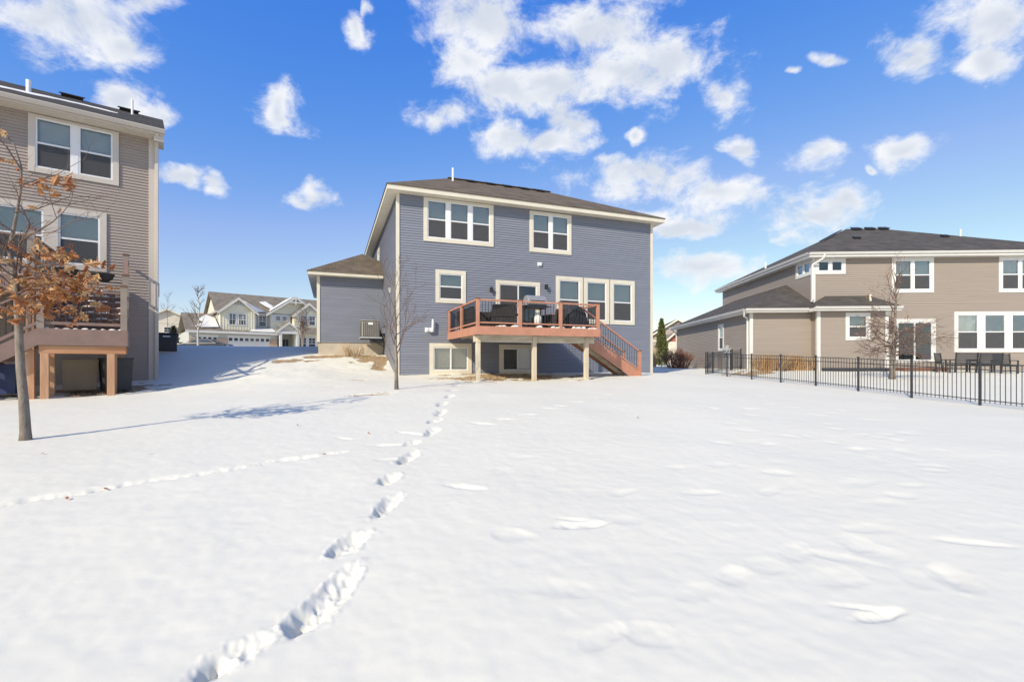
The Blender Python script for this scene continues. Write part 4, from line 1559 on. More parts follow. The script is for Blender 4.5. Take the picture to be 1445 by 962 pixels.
def right_house():
    B = -.5
    dz = -B
    h = thing('beige_house', 'two storey beige sided house with white trim and charcoal roof behind the fence', 'house', (RC[0], RC[1], EYE + B), RA)
    T = 'white_trim'
    SD = 'warm_siding'
    zt = 5.82
    W = 14.2
    M = wallM('rear')
    up = [window(h, M, dz, (.13, 4.93, 1.76, 5.81), .15, 2, 'fixed', T, [0, 0], top=.15, bottom=.17, mull=.12),
          window(h, M, dz, (4.26, 3.86, 6.50, 5.81), .17, 2, 'dh', T, [.5, .5], top=.15, mull=.12),
          window(h, M, dz, (9.95, 3.84, 12.2, 5.81), .17, 2, 'dh', T, [.6, .6], top=.15, mull=.12)]
    lo = [window(h, M, dz, (4.40, -.02, 6.60, 2.40), .17, 1, 'slider', T, None, bottom=.12, name='patio_door', screen=False),
          window(h, M, dz, (7.59, .55, 11.9, 2.80), .17, 3, 'dh', T, [1, .0, .0], mull=.33, blind_m='pale_blind', glass='clear_glass')]
    siding(h, SD, M, W, 3.30, zt, up, dz)
    siding(h, SD, M, W, -.75, 3.30, lo, dz, x0=3.3)
    siding(h, SD, wallM('left', 0, 13), 13.0, 2.6, zt, [window(h, wallM('left', 0, 13), dz, (11.3, 4.93, 12.87, 5.81), .14, 2, 'fixed', T, [0, 0], top=.13, bottom=.16, mull=.1)], dz)
    siding(h, SD, wallM('right', W, 0), 13.0, -.75, zt, [], dz)
    siding(h, SD, wallM('front', W, 13), W, -.75, zt, [], dz)
    for z in (-.3, 2.75, 5.8):
        MB(None, dz).box(.1, W - .1, .2, 12.9, z - .1, z).build('floor_slab', 'inner_wall', h)
    for z in (-.3, 2.75):
        MB(None, dz).box(.1, W - .1, 4.4, 4.5, z, z + 2.9).build('partition_wall', 'inner_wall', h)
    # bump-out with its own little roof
    Mb = wallM('rear', -.3, -1.0)
    bh = [window(h, Mb, dz, (1.44, 1.18, 2.72, 2.67), .16, 1, 'dh', T, [1])]
    siding(h, SD, Mb, 3.63, -.75, 2.74, bh, dz)
    siding(h, SD, wallM('left', -.3, -.4), .6, -.75, 2.74, [], dz)
    siding(h, SD, wallM('right', 3.33, -1.0), 1.0, -.75, 2.74, [], dz)
    # garage wing
    wx, wy = -3.6, -.4
    siding(h, SD, wallM('rear', wx, wy), 3.3, -.75, 2.74, [], dz)
    wl = 14.0
    Mw = wallM('left', wx, wy + wl)
    wh = [window(h, Mw, dz, (9.35, .72, 10.25, 2.45), .13, 1, 'dh', T, [1])]
    siding(h, SD, Mw, wl, -.75, 2.74, wh, dz)
    siding(h, SD, wallM('front', 0, wy + wl), 3.6, -.75, 2.74, [], dz)
    MB(None, dz).box(wx + .2, -.1, wy + .2, wy + wl - .1, 2.6, 2.7).build('floor_slab', 'inner_wall', h)

    def corner(x, y, sx, z0, z1):
        c = MB(None, dz)
        a, b = (x - .045, x + .12) if sx < 0 else (x - .12, x + .045)
        c.box(a, b, y - .045, y - .001, z0, z1)
        c.box(*((x - .045, x - .001) if sx < 0 else (x + .001, x + .045)), y - .0005, y + .12, z0, z1)
        c.build('corner_board', T, h)
    corner(0, 0, -1, 3.2, zt)
    corner(-.3, -1.0, -1, -.75, 2.74)
    corner(wx, wy, -1, -.75, 2.74)
    corner(3.33, -1.0, 1, -.75, 2.74)
    MB(None, dz).box(-.29, 3.3, -.98, .3, -.9, -.42).build('foundation', 'concrete', h)
    # eaves, main roof
    e = .45
    MB(None, dz).box(-e, W + e, -e, -e + .03, zt, 6.05).build('fascia', T, h)
    MB(None, dz).box(-e, -e + .03, -e + .031, 13.4, zt, 6.05).build('fascia', T, h)
    MB(None, dz).box(-e + .03, W + e, -e + .03, 0, zt + .002, zt + .018).build('soffit', 'white_soffit', h)
    MB(None, dz).box(-e + .03, 0, .001, 13.4, zt + .002, zt + .018).build('soffit', 'white_soffit', h)
    gutter(h, (-e, -e - .001, 6.06), (W + e, -e - .001, 6.06), T, dz)
    gutter(h, (-e - .001, 13.4, 6.06), (-e - .001, -e - .1, 6.06), T, dz, (-1, 0))
    x0, x1, y0, y1 = -e - .05, W + e + .05, -e - .05, 13.5
    ze, zr, ym = 6.08, 9.2, 6.5
    p, q = (5.9, ym, zr), (8.05, ym, zr)
    rf = slab(h, 'roof', 'charcoal_shingle', [[(x0, y0, ze), (x1, y0, ze), q, p], [(x1, y0, ze), (x1, y1, ze), q], [(x0, y0, ze), p, (x0, y1, ze)], [(x0, y1, ze), p, q, (x1, y1, ze)]], .04, dz)
    sl = math.atan2(zr - ze, ym - y0)
    for x in (6.2, 7.1, 8.0):
        roof_vent(rf, x, 6.0, 9.2 - .5 * math.tan(sl) + .02, .24, dz, sl)
    for x, y in ((4.3, 3.0), (9.7, 3.2)):
        roof_vent(rf, x, y, ze + (y - y0) * math.tan(sl), .17, dz, sl)
    vent_pipe(rf, 10.9, 3.5, ze + 4.0 * math.tan(sl), .42, .07, dz, 'cream_trim')
    vent_pipe(rf, .4, 6.4, ze + .85 * (zr - ze) / 6.4, .45, .06, dz)
    mb = MB(None, dz)
    mb.beam((2.9, 4.0, 7.86), (4.6, 5.3, 8.70), .5, .07, up=(-.45, 0, .9))
    mb.build('ridge_vent', 'black_plastic', rf)
    # wing and bump-out roofs
    ew = .45
    a = (wx - ew - .03, wy - ew - .03, 2.95)
    ap = (-.01, wy + 3.25, 4.80)
    sw = (4.80 - 2.95) / (ap[1] - a[1])
    bl = (-.72, -1.46)
    zb = 2.97
    slab(h, 'garage_roof', 'charcoal_shingle', [[a, (-.01, a[1], 2.95), ap],
                                               [a, ap, (-.01, wy + wl - 3.2, 4.80), (a[0], wy + wl + .45, 2.95)],
                                               [(a[0], wy + wl + .45, 2.95), (-.01, wy + wl - 3.2, 4.80), (-.01, wy + wl + .45, 2.95)]], .04, dz)
    slab(h, 'porch_roof', 'charcoal_shingle', [[(bl[0], bl[1], zb), (3.78, bl[1], zb), (3.1, -.01, 3.70), (.66, -.01, 3.70)],
                                              [(bl[0], bl[1], zb), (.66, -.01, 3.70), (-.05, -.01, 3.3), (bl[0], -.75, zb)],
                                              [(3.78, bl[1], zb), (3.78, -.01, zb), (3.1, -.01, 3.70)]], .04, dz)
    MB(None, dz).box(wx - ew, bl[0] - .001, wy - ew, wy - ew + .03, 2.74, 2.92).build('fascia', T, h)
    MB(None, dz).box(wx - ew, wx - ew + .03, wy - ew + .031, wy + wl + .4, 2.74, 2.92).build('fascia', T, h)
    MB(None, dz).box(wx - ew + .03, bl[0] + .05, wy - ew + .03, wy, 2.742, 2.757).build('soffit', 'white_soffit', h)
    MB(None, dz).box(wx - ew + .03, wx, wy + .001, wy + wl + .4, 2.742, 2.757).build('soffit', 'white_soffit', h)
    gutter(h, (wx - ew, wy - ew - .001, 2.94), (bl[0], wy - ew - .001, 2.94), T, dz)
    gutter(h, (wx - ew - .001, wy + wl + .4, 2.94), (wx - ew - .001, wy - ew - .1, 2.94), T, dz, (-1, 0))
    MB(None, dz).box(bl[0] + .02, 3.75, bl[1] + .02, bl[1] + .05, 2.75, 2.94).build('fascia', T, h)
    MB(None, dz).box(bl[0] + .02, bl[0] + .05, bl[1] + .051, -.4, 2.75, 2.94).build('fascia', T, h)
    MB(None, dz).box(3.72, 3.75, bl[1] + .051, -.03, 2.75, 2.94).build('fascia', T, h)
    MB(None, dz).box(bl[0] + .05, 3.72, bl[1] + .05, -1.0, 2.752, 2.767).build('soffit', 'white_soffit', h)
    MB(None, dz).box(bl[0] + .051, -.3, -.999, -.41, 2.753, 2.766).build('soffit', 'white_soffit', h)
    MB(None, dz).box(3.33, 3.719, -.999, -.03, 2.753, 2.766).build('soffit', 'white_soffit', h)
    gutter(h, (bl[0], bl[1] + .018, 2.96), (3.78, bl[1] + .018, 2.96), T, dz)
    vent_pipe(h, 2.65, -.7, 3.35, .35, .06, dz, 'cream_trim')
    downspout(h, [(.35, -.5, 5.95), (.30, -.5, 5.75), (-.09, -.12, 5.45), (-.09, -.12, 3.5), (-.25, -.3, 3.38)], T, dz, .09)
    downspout(h, [(wx - .50, wy - .40, 2.85), (wx - .44, wy - .2, 2.55), (wx - .10, wy + .16, 2.45), (wx - .10, wy + .16, -.4), (wx - .3, wy - .1, -.45)], T, dz, .09)
    downspout(h, [(wx - .5, wy + wl + .2, 2.85), (wx - .09, wy + wl - .2, 2.4), (wx - .09, wy + wl - .2, -.4)], T, dz, .09)
    # meters on the side wall
    y = 2.75 
    mb = MB(None, dz)
    mb.box(wx - .20, wx - .02, y - .20, y + .15, .55, 1.05)
    mb.box(wx - .16, wx - .02, y - .62, y - .34, .45, .85)
    mb.build('meter_box', 'galvanised', h, bevel=.01)
    mb = MB(None, dz)
    mb.tube([(wx - .22, y - .02, .80), (wx - .30, y - .02, .80)], .09, 14)
    mb.build('meter_dial', 'galvanised', h)
    mb = MB(None, dz)
    for yy in (y + .08, y - .08, y - .48):
        mb.tube([(wx - .10, yy, .5), (wx - .10, yy, -.5)], .035, 8)
    mb.build('conduit', 'galvanised', h)
    mb = MB(None, dz)
    mb.box(4.3, 6.7, -.9, -.05, -.65, -.30)
    mb.build('door_step', 'composite_dark', h)
    return h


right_house()


# ------------------------------------------------------------------ aluminium fence
def fence():
    P = [(12.37 - .307 * i, 12.7 + 1.805 * i) for i in range(-1, 8)]
    pm = MB().box(-.024, .024, -.024, .024, -.3, 1.15)
    pm.box(-.031, .031, -.031, .031, 1.15, 1.172)
    pm = pm.mesh('post', 'fence_metal')
    pk = MB().box(-.0065, .0065, -.0065, .0065, .0, 1.0).mesh('picket', 'fence_metal')

    def make(name, label, pts, posts=True):
        x, y = pts[0]
        f = thing(name, label, 'fence' if 'gate' not in name else 'gate', (x, y, gz(x, y)))
        o0 = Vector((x, y, gz(x, y)))
        gs = [Vector((p[0], p[1], gz(*p))) - o0 for p in pts]
        ang = math.atan2(pts[-1][1] - y, pts[-1][0] - x)
        if posts:
            for g_ in gs:
                inst('post', pm, f, g_, (0, 0, ang))
        for a, b in zip(gs[:-1], gs[1:]):
            o = None
            for z, nm in ((1.10, 'rail'), (.95, 'middle_rail'), (.16, 'bottom_rail')):
                r = MB().beam(a + Vector((0, 0, z)), b + Vector((0, 0, z)), .020, .024).build(nm, 'fence_metal', o or f)
                o = o or r
            n = max(3, int(round((b - a).length / .113)))
            for k in range(1, n):
                q = a.lerp(b, k / n)
                inst('picket', pk, o, (q.x, q.y, q.z + .09), (0, 0, ang))
        return f
    make('metal_fence', 'black metal picket fence running from the right edge toward the beige house', P)
    e = P[-1]
    t = (13.22, 27.55)
    at = lambda s: (e[0] + (t[0] - e[0]) * s, e[1] + (t[1] - e[1]) * s)
    make('fence_return', 'short black fence section between gate and beige garage wall', [at(.70), at(.95)])
    make('fence_gate', 'black metal picket gate at the far fence corner', [at(.05), at(.17), at(.66)])


fence()


# ------------------------------------------------------------------ trees
def branch(rng, out, p, d, ln, r, lvl, maxl, spread=(.5, .9), kids=(3, 5), shrink=.62, up=.15, wig=.12, segs=5, taper=.35):
    pts, rad = [p.copy()], [r]
    dirs = []
    q, dd = p.copy(), d.normalized()
    for k in range(segs):
        dd = (dd + Vector((rng.gauss(0, wig), rng.gauss(0, wig), rng.gauss(0, wig) + up * .25))).normalized()
        q = q + dd * (ln / segs)
        pts.append(q.copy())
        dirs.append(dd.copy())
        rad.append(r * (1 - (1 - taper) * (k + 1) / segs))
    out.setdefault(lvl, []).append((pts, rad))
    if lvl >= maxl:
        return
    n = rng.randint(*kids)
    for k in range(n):
        t = rng.uniform(.25, 1.0)
        i = min(segs - 1, int(t * segs))
        b = dirs[i]
        ax = b.cross(Vector((rng.gauss(0, 1), rng.gauss(0, 1), rng.gauss(0, 1))))
        if ax.length < 1e-4:
            continue
        nd = Matrix.Rotation(rng.uniform(*spread), 3, ax.normalized()) @ b
        f = t * segs - i
        pos = pts[i].lerp(pts[i + 1], min(1, f))
        branch(rng, out, pos, nd, ln * shrink * rng.uniform(.7, 1.15), max(.0025, r * .52 * rng.uniform(.75, 1.0)), lvl + 1, maxl, spread, kids, shrink, up, wig, segs, taper)


def tree_obj(name, label, cat, base, out, bark='bark', twig='twig', group=None, crown='crown'):
    t = thing(name, label, cat, base, 0, group)
    a, b = MB(), MB()
    for lvl, lst in out.items():
        for pts, rad in lst:
            if lvl == 0:
                a.tube(pts, rad, 10)
            else:
                b.tube(pts, rad, 6 if lvl == 1 else (5 if lvl == 2 else 3), cap=False)
    a.build('trunk', bark, t, smooth=True)
    b.build(crown, twig, t, smooth=True, kind='stuff')
    return t


def young_tree():
    """slim bare tree before the blue house corner"""
    X, Y = pix(559.5, 549)
    base = (X, Y, gzm(X, Y) - .05)
    rng = random.Random(21)
    out = {}
    tr = [Vector(q) for q in ((0, 0, 0), (-.01, .02, .4), (.0, .0, .85), (-.03, .01, 1.3), (-.02, 0, 1.9), (-.05, .02, 2.5), (-.06, .03, 3.1), (-.04, .05, 3.6))]
    out[0] = [(tr, [.066, .054, .048, .040, .032, .022, .013, .006])]
    lim = [(.75, (-.55, .2, .85), 1.25, .026), (.95, (.55, -.2, .9), 1.5, .03), (1.15, (.35, .5, .9), 1.4, .026), (1.25, (-.5, -.4, .9), 1.4, .024), (1.6, (.75, .1, .35), .9, .028),
           (1.75, (-.4, .4, 1), 1.3, .02), (2.0, (.5, -.4, 1), 1.2, .02), (2.3, (-.4, -.2, 1), 1.1, .016), (2.5, (.35, .4, 1), 1.0, .014), (2.8, (-.3, .3, 1), .8, .012), (2.9, (.3, -.3, 1), .8, .012), (1.45, (-.1, -.6, .8), 1.1, .02)]
    for z, d, ln, r in lim:
        branch(rng, out, Vector((-.03, .01, z)), Vector(d), ln, r * .62, 1, 4, (.35, .8), (3, 4), .55, .25, .10)
    tree_obj('bare_young_tree', 'slim bare young tree in front of the blue house corner', 'tree', base, out)


young_tree()


def oak_leaf_mesh(name, m, seed):
    """lobed dry oak leaf, curled"""
    rng = random.Random(seed)
    half = [(0, 0), (.012, .10), (.05, .16), (.20, .20), (.10, .32), (.13, .38), (.30, .46), (.15, .56), (.16, .62), (.25, .72), (.11, .80), (.08, .90), (0, 1.0)]
    n = len(half)
    mb = MB()
    k1, k2 = rng.uniform(.6, 1.6), rng.uniform(.3, 1.0) * rng.choice((-1, 1))

    def bend(x, y):
        z = k1 * x * x * 2.2 + .25 * math.sin(y * 3 * k2) + k2 * .15 * x
        return (x, y, z)
    mid = [mb.p(*bend(0, y)) for _, y in half]
    for s in (-1, 1):
        edge = [mb.p(*bend(s * x * rng.uniform(.85, 1.1), y)) if 0 < i < n - 1 else mid[i] for i, (x, y) in enumerate(half)]
        for i in range(n - 1):
            f = []
            for q in (mid[i], mid[i + 1], edge[i + 1], edge[i]):
                if q not in f:
                    f.append(q)
            if len(f) > 2:
                mb.f.append(tuple(f))
    return mb.mesh(name, m, smooth=True)


def oak():
    X, Y = pix(36, 621)
    base = (X, Y, gzm(X, Y) - .06)
    s = Y / 678.0

    def at(px, py, dy=0.0):
        return Vector(((px - 36) * s, dy, (621 - py) * s + .06))
    rng = random.Random(77)
    out = {}
    tr = [at(36, 627), at(36, 610), at(33, 560), at(29, 520), at(27, 480), at(26, 440), at(22, 400), at(14, 372, .03), at(8, 350, .05), at(14, 325, .05), at(20, 300, .04), at(27, 262, .03), at(30, 235, 0), at(20, 205, 0), at(0, 180, .0), at(-6, 150)]
    out[0] = [(tr, [q * s * .70 for q in (11.5, 9.0, 7.8, 7.2, 6.6, 6.2, 5.4, 4.6, 4.0, 3.2, 2.6, 2.1, 1.7, 1.3, .9, .5)])]
    spec = [((27, 262), [(40, 250), (60, 238), (72, 200)], .010), ((30, 240), [(24, 215), (10, 185), (-10, 150)], .012), ((20, 300), [(35, 290), (62, 268), (92, 262)], .012),
            ((14, 325), [(-10, 300), (-35, 280), (-60, 230)], .016), ((12, 345), [(40, 336), (95, 334), (152, 331), (172, 315)], .010), ((20, 395), [(45, 350), (60, 322), (72, 300), (74, 285)], .016),
            ((22, 400), [(45, 396), (75, 392), (110, 388), (133, 380)], .014), ((24, 415), [(50, 408), (85, 412), (120, 402)], .013), ((25, 430), [(40, 420), (62, 428), (100, 430)], .012),
            ((25, 425), [(0, 405), (-30, 390), (-70, 350)], .018), ((26, 440), [(0, 430), (-40, 415), (-90, 390)], .018), ((16, 376), [(-15, 350), (-50, 310), (-80, 270)], .018),
            ((24, 410), [(10, 385), (30, 360), (45, 345)], .012), ((10, 352), [(-20, 330), (-40, 290), (-55, 200)], .015), ((26, 436), [(12, 425), (5, 440), (0, 450)], .010),
            ((27, 446), [(60, 440), (90, 445)], .010), ((8, 350), [(-20, 300), (-10, 240), (-20, 180)], .014)]
    tips = []
    for a, pts, r in spec:
        P = [at(*a)]
        sgn = rng.choice((-1, 1))
        for i, q in enumerate(pts):
            P.append(at(q[0], q[1], sgn * rng.uniform(.08, .22) * (i + 1)))
        out.setdefault(1, []).append((P, [r * (1 - .75 * k / (len(P) - 1)) for k in range(len(P))]))
        for k in range(1, len(P)):
            for _ in range(3):
                f = rng.random()
                pos = P[k - 1].lerp(P[k], f)
                d = (P[k] - P[k - 1]).normalized() + Vector((rng.gauss(0, .6), rng.gauss(0, .6), rng.gauss(.1, .5)))
                branch(rng, out, pos, d, rng.uniform(.18, .42), r * .38, 2, 3, (.4, .9), (1, 3), .6, .1, .16, 4)
    # spreading limbs behind and before, out of the picture plane
    for _ in range(6):
        z = rng.uniform(2.0, 3.0)
        a = rng.uniform(0, 6.28)
        branch(rng, out, Vector((-.12, .03, z)), Vector((math.cos(a) - .25, math.sin(a), .55)), rng.uniform(.6, 1.0), .013, 1, 3, (.4, .9), (3, 4), .55, .15, .14)
    t = tree_obj('oak_tree', 'young oak with clinging rusty brown leaves at the left edge', 'tree', base, out)
    meshes = [oak_leaf_mesh('leaf', m, i) for i, m in enumerate(('leaf_rust', 'leaf_amber', 'leaf_tan', 'leaf_amber', 'leaf_tan', 'leaf_rust', 'leaf_amber'))]
    # clusters: px centre, spread, number
    cl = [(52, 372, 12, 9), (36, 388, 14, 9), (60, 360, 9, 4), (70, 362, 8, 5), (88, 360, 9, 6), (108, 362, 6, 4), (128, 374, 5, 5), (112, 386, 8, 8), (122, 400, 9, 9), (100, 400, 12, 12), (132, 408, 6, 5), (80, 402, 12, 9), (58, 404, 12, 9), (40, 412, 12, 8), (18, 402, 12, 9), (24, 420, 10, 7),
          (52, 425, 12, 8), (72, 424, 9, 6), (100, 424, 10, 10), (108, 438, 7, 7), (58, 440, 7, 5), (40, 446, 7, 6), (92, 414, 9, 6), (20, 232, 4, 4), (50, 268, 5, 5), (62, 270, 5, 3), (86, 265, 5, 5), (70, 246, 3, 2), (72, 300, 3, 2), (8, 190, 4, 2), (8, 348, 6, 3), (-12, 405, 18, 9), (-30, 345, 24, 4), (-45, 390, 24, 7), (4, 445, 6, 4)]
    for cx, cy, sp, n in cl:
        for _ in range(int(.5 + n * (1.35 if cx > 25 and cy > 340 else 1))):
            p = at(cx + rng.gauss(0, sp * .62), cy + rng.gauss(0, sp * .62), rng.gauss(0, .14))
            sc = rng.uniform(.13, .23)
            inst('leaf', rng.choice(meshes), t, p, (rng.uniform(1.6, 3.6) + rng.gauss(0, .5), rng.gauss(0, .7), rng.uniform(0, 6.28)), (sc * rng.uniform(.9, 1.3), sc, sc))
    return t


oak()


def crab():
    """twiggy ornamental tree behind the fence"""
    X, Y = 16.06, 20.3
    base = (X, Y, gzm(X, Y) - .05)
    rng = random.Random(5)
    out = {}
    tr = [Vector(q) for q in ((0, 0, 0), (.01, 0, .5), (.05, 0, 1.1), (.12, .03, 1.8), (.16, .05, 2.6), (.2, .05, 3.4), (.1, 0, 4.2), (-.1, 0, 4.9))]
    out[0] = [(tr, [.13, .10, .088, .07, .05, .035, .02, .008])]
    for k in range(44):
        z = rng.uniform(.95, 2.4) if k < 34 else rng.uniform(2.2, 4.2)
        a = rng.uniform(0, 6.28)
        low = z < 2.3
        branch(rng, out, Vector((.06 + z * .03, .02, z)), Vector((math.cos(a) - .25, math.sin(a), .25 if low else 1.0)), rng.uniform(1.0, 1.6) if low else rng.uniform(.8, 1.3), .026 if low else .02, 1, 3 if low else 3, (.35, .95), (4, 6) if low else (3, 4), .52, -.05 if low else .2, .2)
    t = tree_obj('crabapple_tree', 'bare twiggy ornamental tree behind the fence before the beige house', 'tree', base, out, 'bark', 'twig')
    rng = random.Random(6)
    m = MB()
    for lvl in (2, 3):
        for pts, rad in out.get(lvl, []):
            if pts[-1].z > 1.9 and rng.random() < .12 or pts[-1].z > 3.0 and rng.random() < .3:
                p = pts[-1]
                d = Vector((rng.gauss(0, 1), rng.gauss(0, 1), rng.gauss(0, 1))).normalized() * .045
                e = Vector((rng.gauss(0, 1), rng.gauss(0, 1), rng.gauss(0, 1))).normalized() * .03
                m.poly([p - d, p + e, p + d, p - e])
    m.build('withered_leaves', 'leaf_rust', t, kind='stuff')


crab()


def bg_tree(name, label, X, Y, hgt, seed, bark='bark', multi=1, r=.12, spread=(.4, .85), lv=3, group=None):
    rng = random.Random(seed)
    out = {}
    for k in range(multi):
        dx = rng.uniform(-.25, .25) * (multi > 1)
        pts = [Vector((0, 0, 0))]
        ddx = (rng.uniform(-.28, .28) if multi > 1 else 0)
        for i in range(1, 8):
            pts.append(Vector((ddx * hgt * i / 7 + rng.gauss(0, .04), rng.gauss(0, .05), hgt * i / 7)))
        out.setdefault(0, []).append((pts, [r * (1 - .9 * i / 7) for i in range(8)]))
        for j in range(14 if multi == 1 else 9):
            z = rng.uniform(.3, .95)
            a = rng.uniform(0, 6.28)
            i = min(6, int(z * 7))
            p = pts[i].lerp(pts[i + 1], z * 7 - i)
            branch(rng, out, p, Vector((math.cos(a), math.sin(a), 1.1)), hgt * .3 * (1.15 - z * .8), r * .35, 1, lv, spread, (2, 4), .55, .2, .1)
    return tree_obj(name, label, 'tree', (X, Y, gz(X, Y) - .05), out, bark, 'twig', group)


bg_tree('street_tree', 'thin bare street tree beside the parked car near the townhouses', -27.4, 42, 5.7, 3, 'bark_pale', 1, .10)
bg_tree('shrub_tree', 'dark multi stemmed bare tree before the townhouse entry', -21.6, 49.5, 4.6, 9, 'bark', 4, .09, (.4, 1.0))
bg_tree('street_tree', 'very thin bare sapling against the sky right of the taupe house', -43.0, 60, 7.4, 12, 'bark', 1, .05, lv=2)


# ------------------------------------------------------------------ shrubs, grasses, conifers
def grass_clump(name, label, X, Y, hgt, rad, n, seed, m='dry_grass', lean=.5, group=None, z=None):
    rng = random.Random(seed)
    mb = MB()
    for _ in range(n):
        a = rng.uniform(0, 6.28)
        rr = rad * .45 * math.sqrt(rng.random())
        p = Vector((rr * math.cos(a), rr * math.sin(a), -.03))
        b = a + rng.gauss(0, .5)
        hh = hgt * rng.uniform(.45, 1.05)
        ou = lean * rng.uniform(.1, 1.0) * rad
        q = p + Vector((ou * .35 * math.cos(b), ou * .35 * math.sin(b), hh * .62))
        e = p + Vector((ou * math.cos(b), ou * math.sin(b), hh * rng.uniform(.75, 1.0)))
        w = rng.uniform(.005, .011) * (1 + hgt * .3)
        c = rng.uniform(0, 6.28)
        s = Vector((math.cos(c), math.sin(c), 0)) * w
        i = [mb.p(*(p - s)), mb.p(*(p + s)), mb.p(*(q + s * .8)), mb.p(*(q - s * .8)), mb.p(*e)]
        mb.f += [(i[0], i[1], i[2], i[3]), (i[3], i[2], i[4])]
    o = mb.build(name, m, None)
    o.location = (X, Y, gzm(X, Y) if z is None else z)
    return tag(o, label, 'grass', group)


G1 = 'dry grass clumps along the beige wall'
w = [(-3.25, -1.0, .95, .8), (-2.65, -1.2, .85, .85), (-2.1, -.85, .9, .7), (-1.6, -.75, .85, .6), (-1.15, -.75, .8, .6), (-.75, -.85, .75, .55)]
nm = ['leftmost', 'second from left', 'third from left', 'fourth from left', 'fifth from left', 'rightmost']
for i, (u, v, hh, rr) in enumerate(w):
    p = r2w(u, v, 0)
    grass_clump('dry_grass_clump', nm[i] + ' of the tan dry grass clumps along the beige garage wall', p[0], p[1], hh + .15, rr, 420, 30 + i, 'dry_grass', .8, G1)
p = b2w(-1.55, 5.0, 0)
grass_clump('dry_grass_clump', 'reddish dry twiggy clump against the blue house foundation', p[0], p[1], .85, .8, 110, 50, 'straw', 1.0)
for k, (X, Y, hh) in enumerate([(10.7, 37.2, 1.6), (11.1, 38.0, 1.9), (10.6, 39.0, 1.7)]):
    grass_clump('tall_dry_grass', ('nearest', 'tallest', 'farthest')[k] + ' tall pale dry grass right of the blue house', X, Y, hh, .7, 260, 60 + k, 'straw', .5, 'tall grasses right of the blue house')


def straw_patch():
    """matted dead grass where the snow has gone"""
    rng = random.Random(4)
    idx = np.nonzero((BARE > .45) & (np.hypot(GX, GY) < 40))[0]
    pick = _rs.choice(idx, min(len(idx), 4200), replace=False)
    mb = MB()
    for k in pick:
        p = Vector((GX[k], GY[k], GZZ[k]))
        for _ in range(2):
            a = rng.uniform(0, 6.28)
            ln = rng.uniform(.05, .14)
            s = Vector((math.cos(a + 1.57), math.sin(a + 1.57), 0)) * .006
            q = p + Vector((rng.gauss(0, .05), rng.gauss(0, .05), .002))
            e = q + Vector((math.cos(a) * ln, math.sin(a) * ln, rng.uniform(.01, .09)))
            mb.poly([q - s, q + s, e])
    o = mb.build('dead_grass', 'straw', None, kind='stuff')
    tag(o, 'matted dead grass showing through the thin snow on the bank', 'grass')


straw_patch()


def fallen_leaves():
    rng = random.Random(19)
    mb = MB()
    for (x, y) in [(361, 654), (243, 674), (458, 642), (150, 690), (95, 703), (300, 590), (420, 600), (210, 640), (60, 640), (900, 590), (520, 612)]:
        X, Y = pix(x, y)
        z = gzm(X, Y) + .012
        a = rng.uniform(0, 6.28)
        c, s_ = math.cos(a) * .03, math.sin(a) * .03
        mb.poly([(X - c, Y - s_, z), (X + s_ * .5, Y - c * .5, z + .012), (X + c, Y + s_, z + .02), (X - s_ * .6, Y + c * .6, z + .006)])
    o = mb.build('fallen_leaves', 'leaf_rust', None, kind='stuff')
    tag(o, 'few small brown leaves scattered on the open snow', 'leaves')


fallen_leaves()


def red_shrub():
    rng = random.Random(14)
    X, Y = 12.05, 35.0
    t = thing('red_shrub', 'rounded reddish brown bare shrub beside the beige garage', 'shrub', (X, Y, gz(X, Y)))
    a, b = MB(), MB()
    for _ in range(240):
        th = rng.uniform(0, 6.28)
        rr = math.sqrt(rng.random())
        p = Vector((rr * .8 * math.cos(th), rr * .5 * math.sin(th), -.03))
        e = Vector((rr * 1.35 * math.cos(th) + rng.gauss(0, .1), rr * .95 * math.sin(th), (1.5 - .75 * rr * rr) * rng.uniform(.7, 1.0)))
        q = p.lerp(e, .5) + Vector((rng.gauss(0, .06), rng.gauss(0, .06), .1))
        a.tube([p, q, e], [.011, .008, .004], 3, cap=False)
        for _ in range(7):
            s = q.lerp(e, rng.random())
            b.tube([s, s + Vector((rng.gauss(0, .14), rng.gauss(0, .14), rng.uniform(.02, .24)))], [.006, .003], 3, cap=False)
    a.build('stems', 'red_twig', t, kind='stuff')
    b.build('crown', 'red_twig', t, kind='stuff')


red_shrub()


def conifer(name, label, X, Y, hgt, rad, m, seed, n=2600, shape='column'):
    rng = random.Random(seed)
    t = thing(name, label, 'tree', (X, Y, gz(X, Y) - .03))
    MB().tube([(0, 0, -.1), (0, 0, hgt * .85)], [.06, .015], 7).build('trunk', 'bark', t)
    mb = MB()
    for _ in range(n):
        z = rng.random() ** .85
        prof = (1 - z) ** .75 * min(1, .55 + z * 3) if shape == 'column' else (1 - z) * (.75 + .25 * math.sin(z * 40))
        th = rng.uniform(0, 6.28)
        lob = 1 + .16 * math.sin(th * 5 + z * 9) + .1 * math.sin(th * 3 - z * 21)
        rr = rad * prof * lob * (.45 + .55 * math.sqrt(rng.random()))
        p = Vector((rr * math.cos(th), rr * math.sin(th), hgt * (.03 + .97 * z)))
        d = Vector((math.cos(th) * .6, math.sin(th) * .6, .9 if shape == 'column' else .05)) + Vector((rng.gauss(0, .3), rng.gauss(0, .3), rng.gauss(0, .2)))
        d = d.normalized() * rng.uniform(.08, .2) * (1 if shape == 'column' else 1.3)
        s = d.cross(Vector((rng.gauss(0, 1), rng.gauss(0, 1), rng.gauss(0, 1)))).normalized() * .035
        mb.poly([p - s, p + s, p + d + s * .4, p + d - s * .4])
    mb.build('crown', m, t, kind='stuff')
    return t


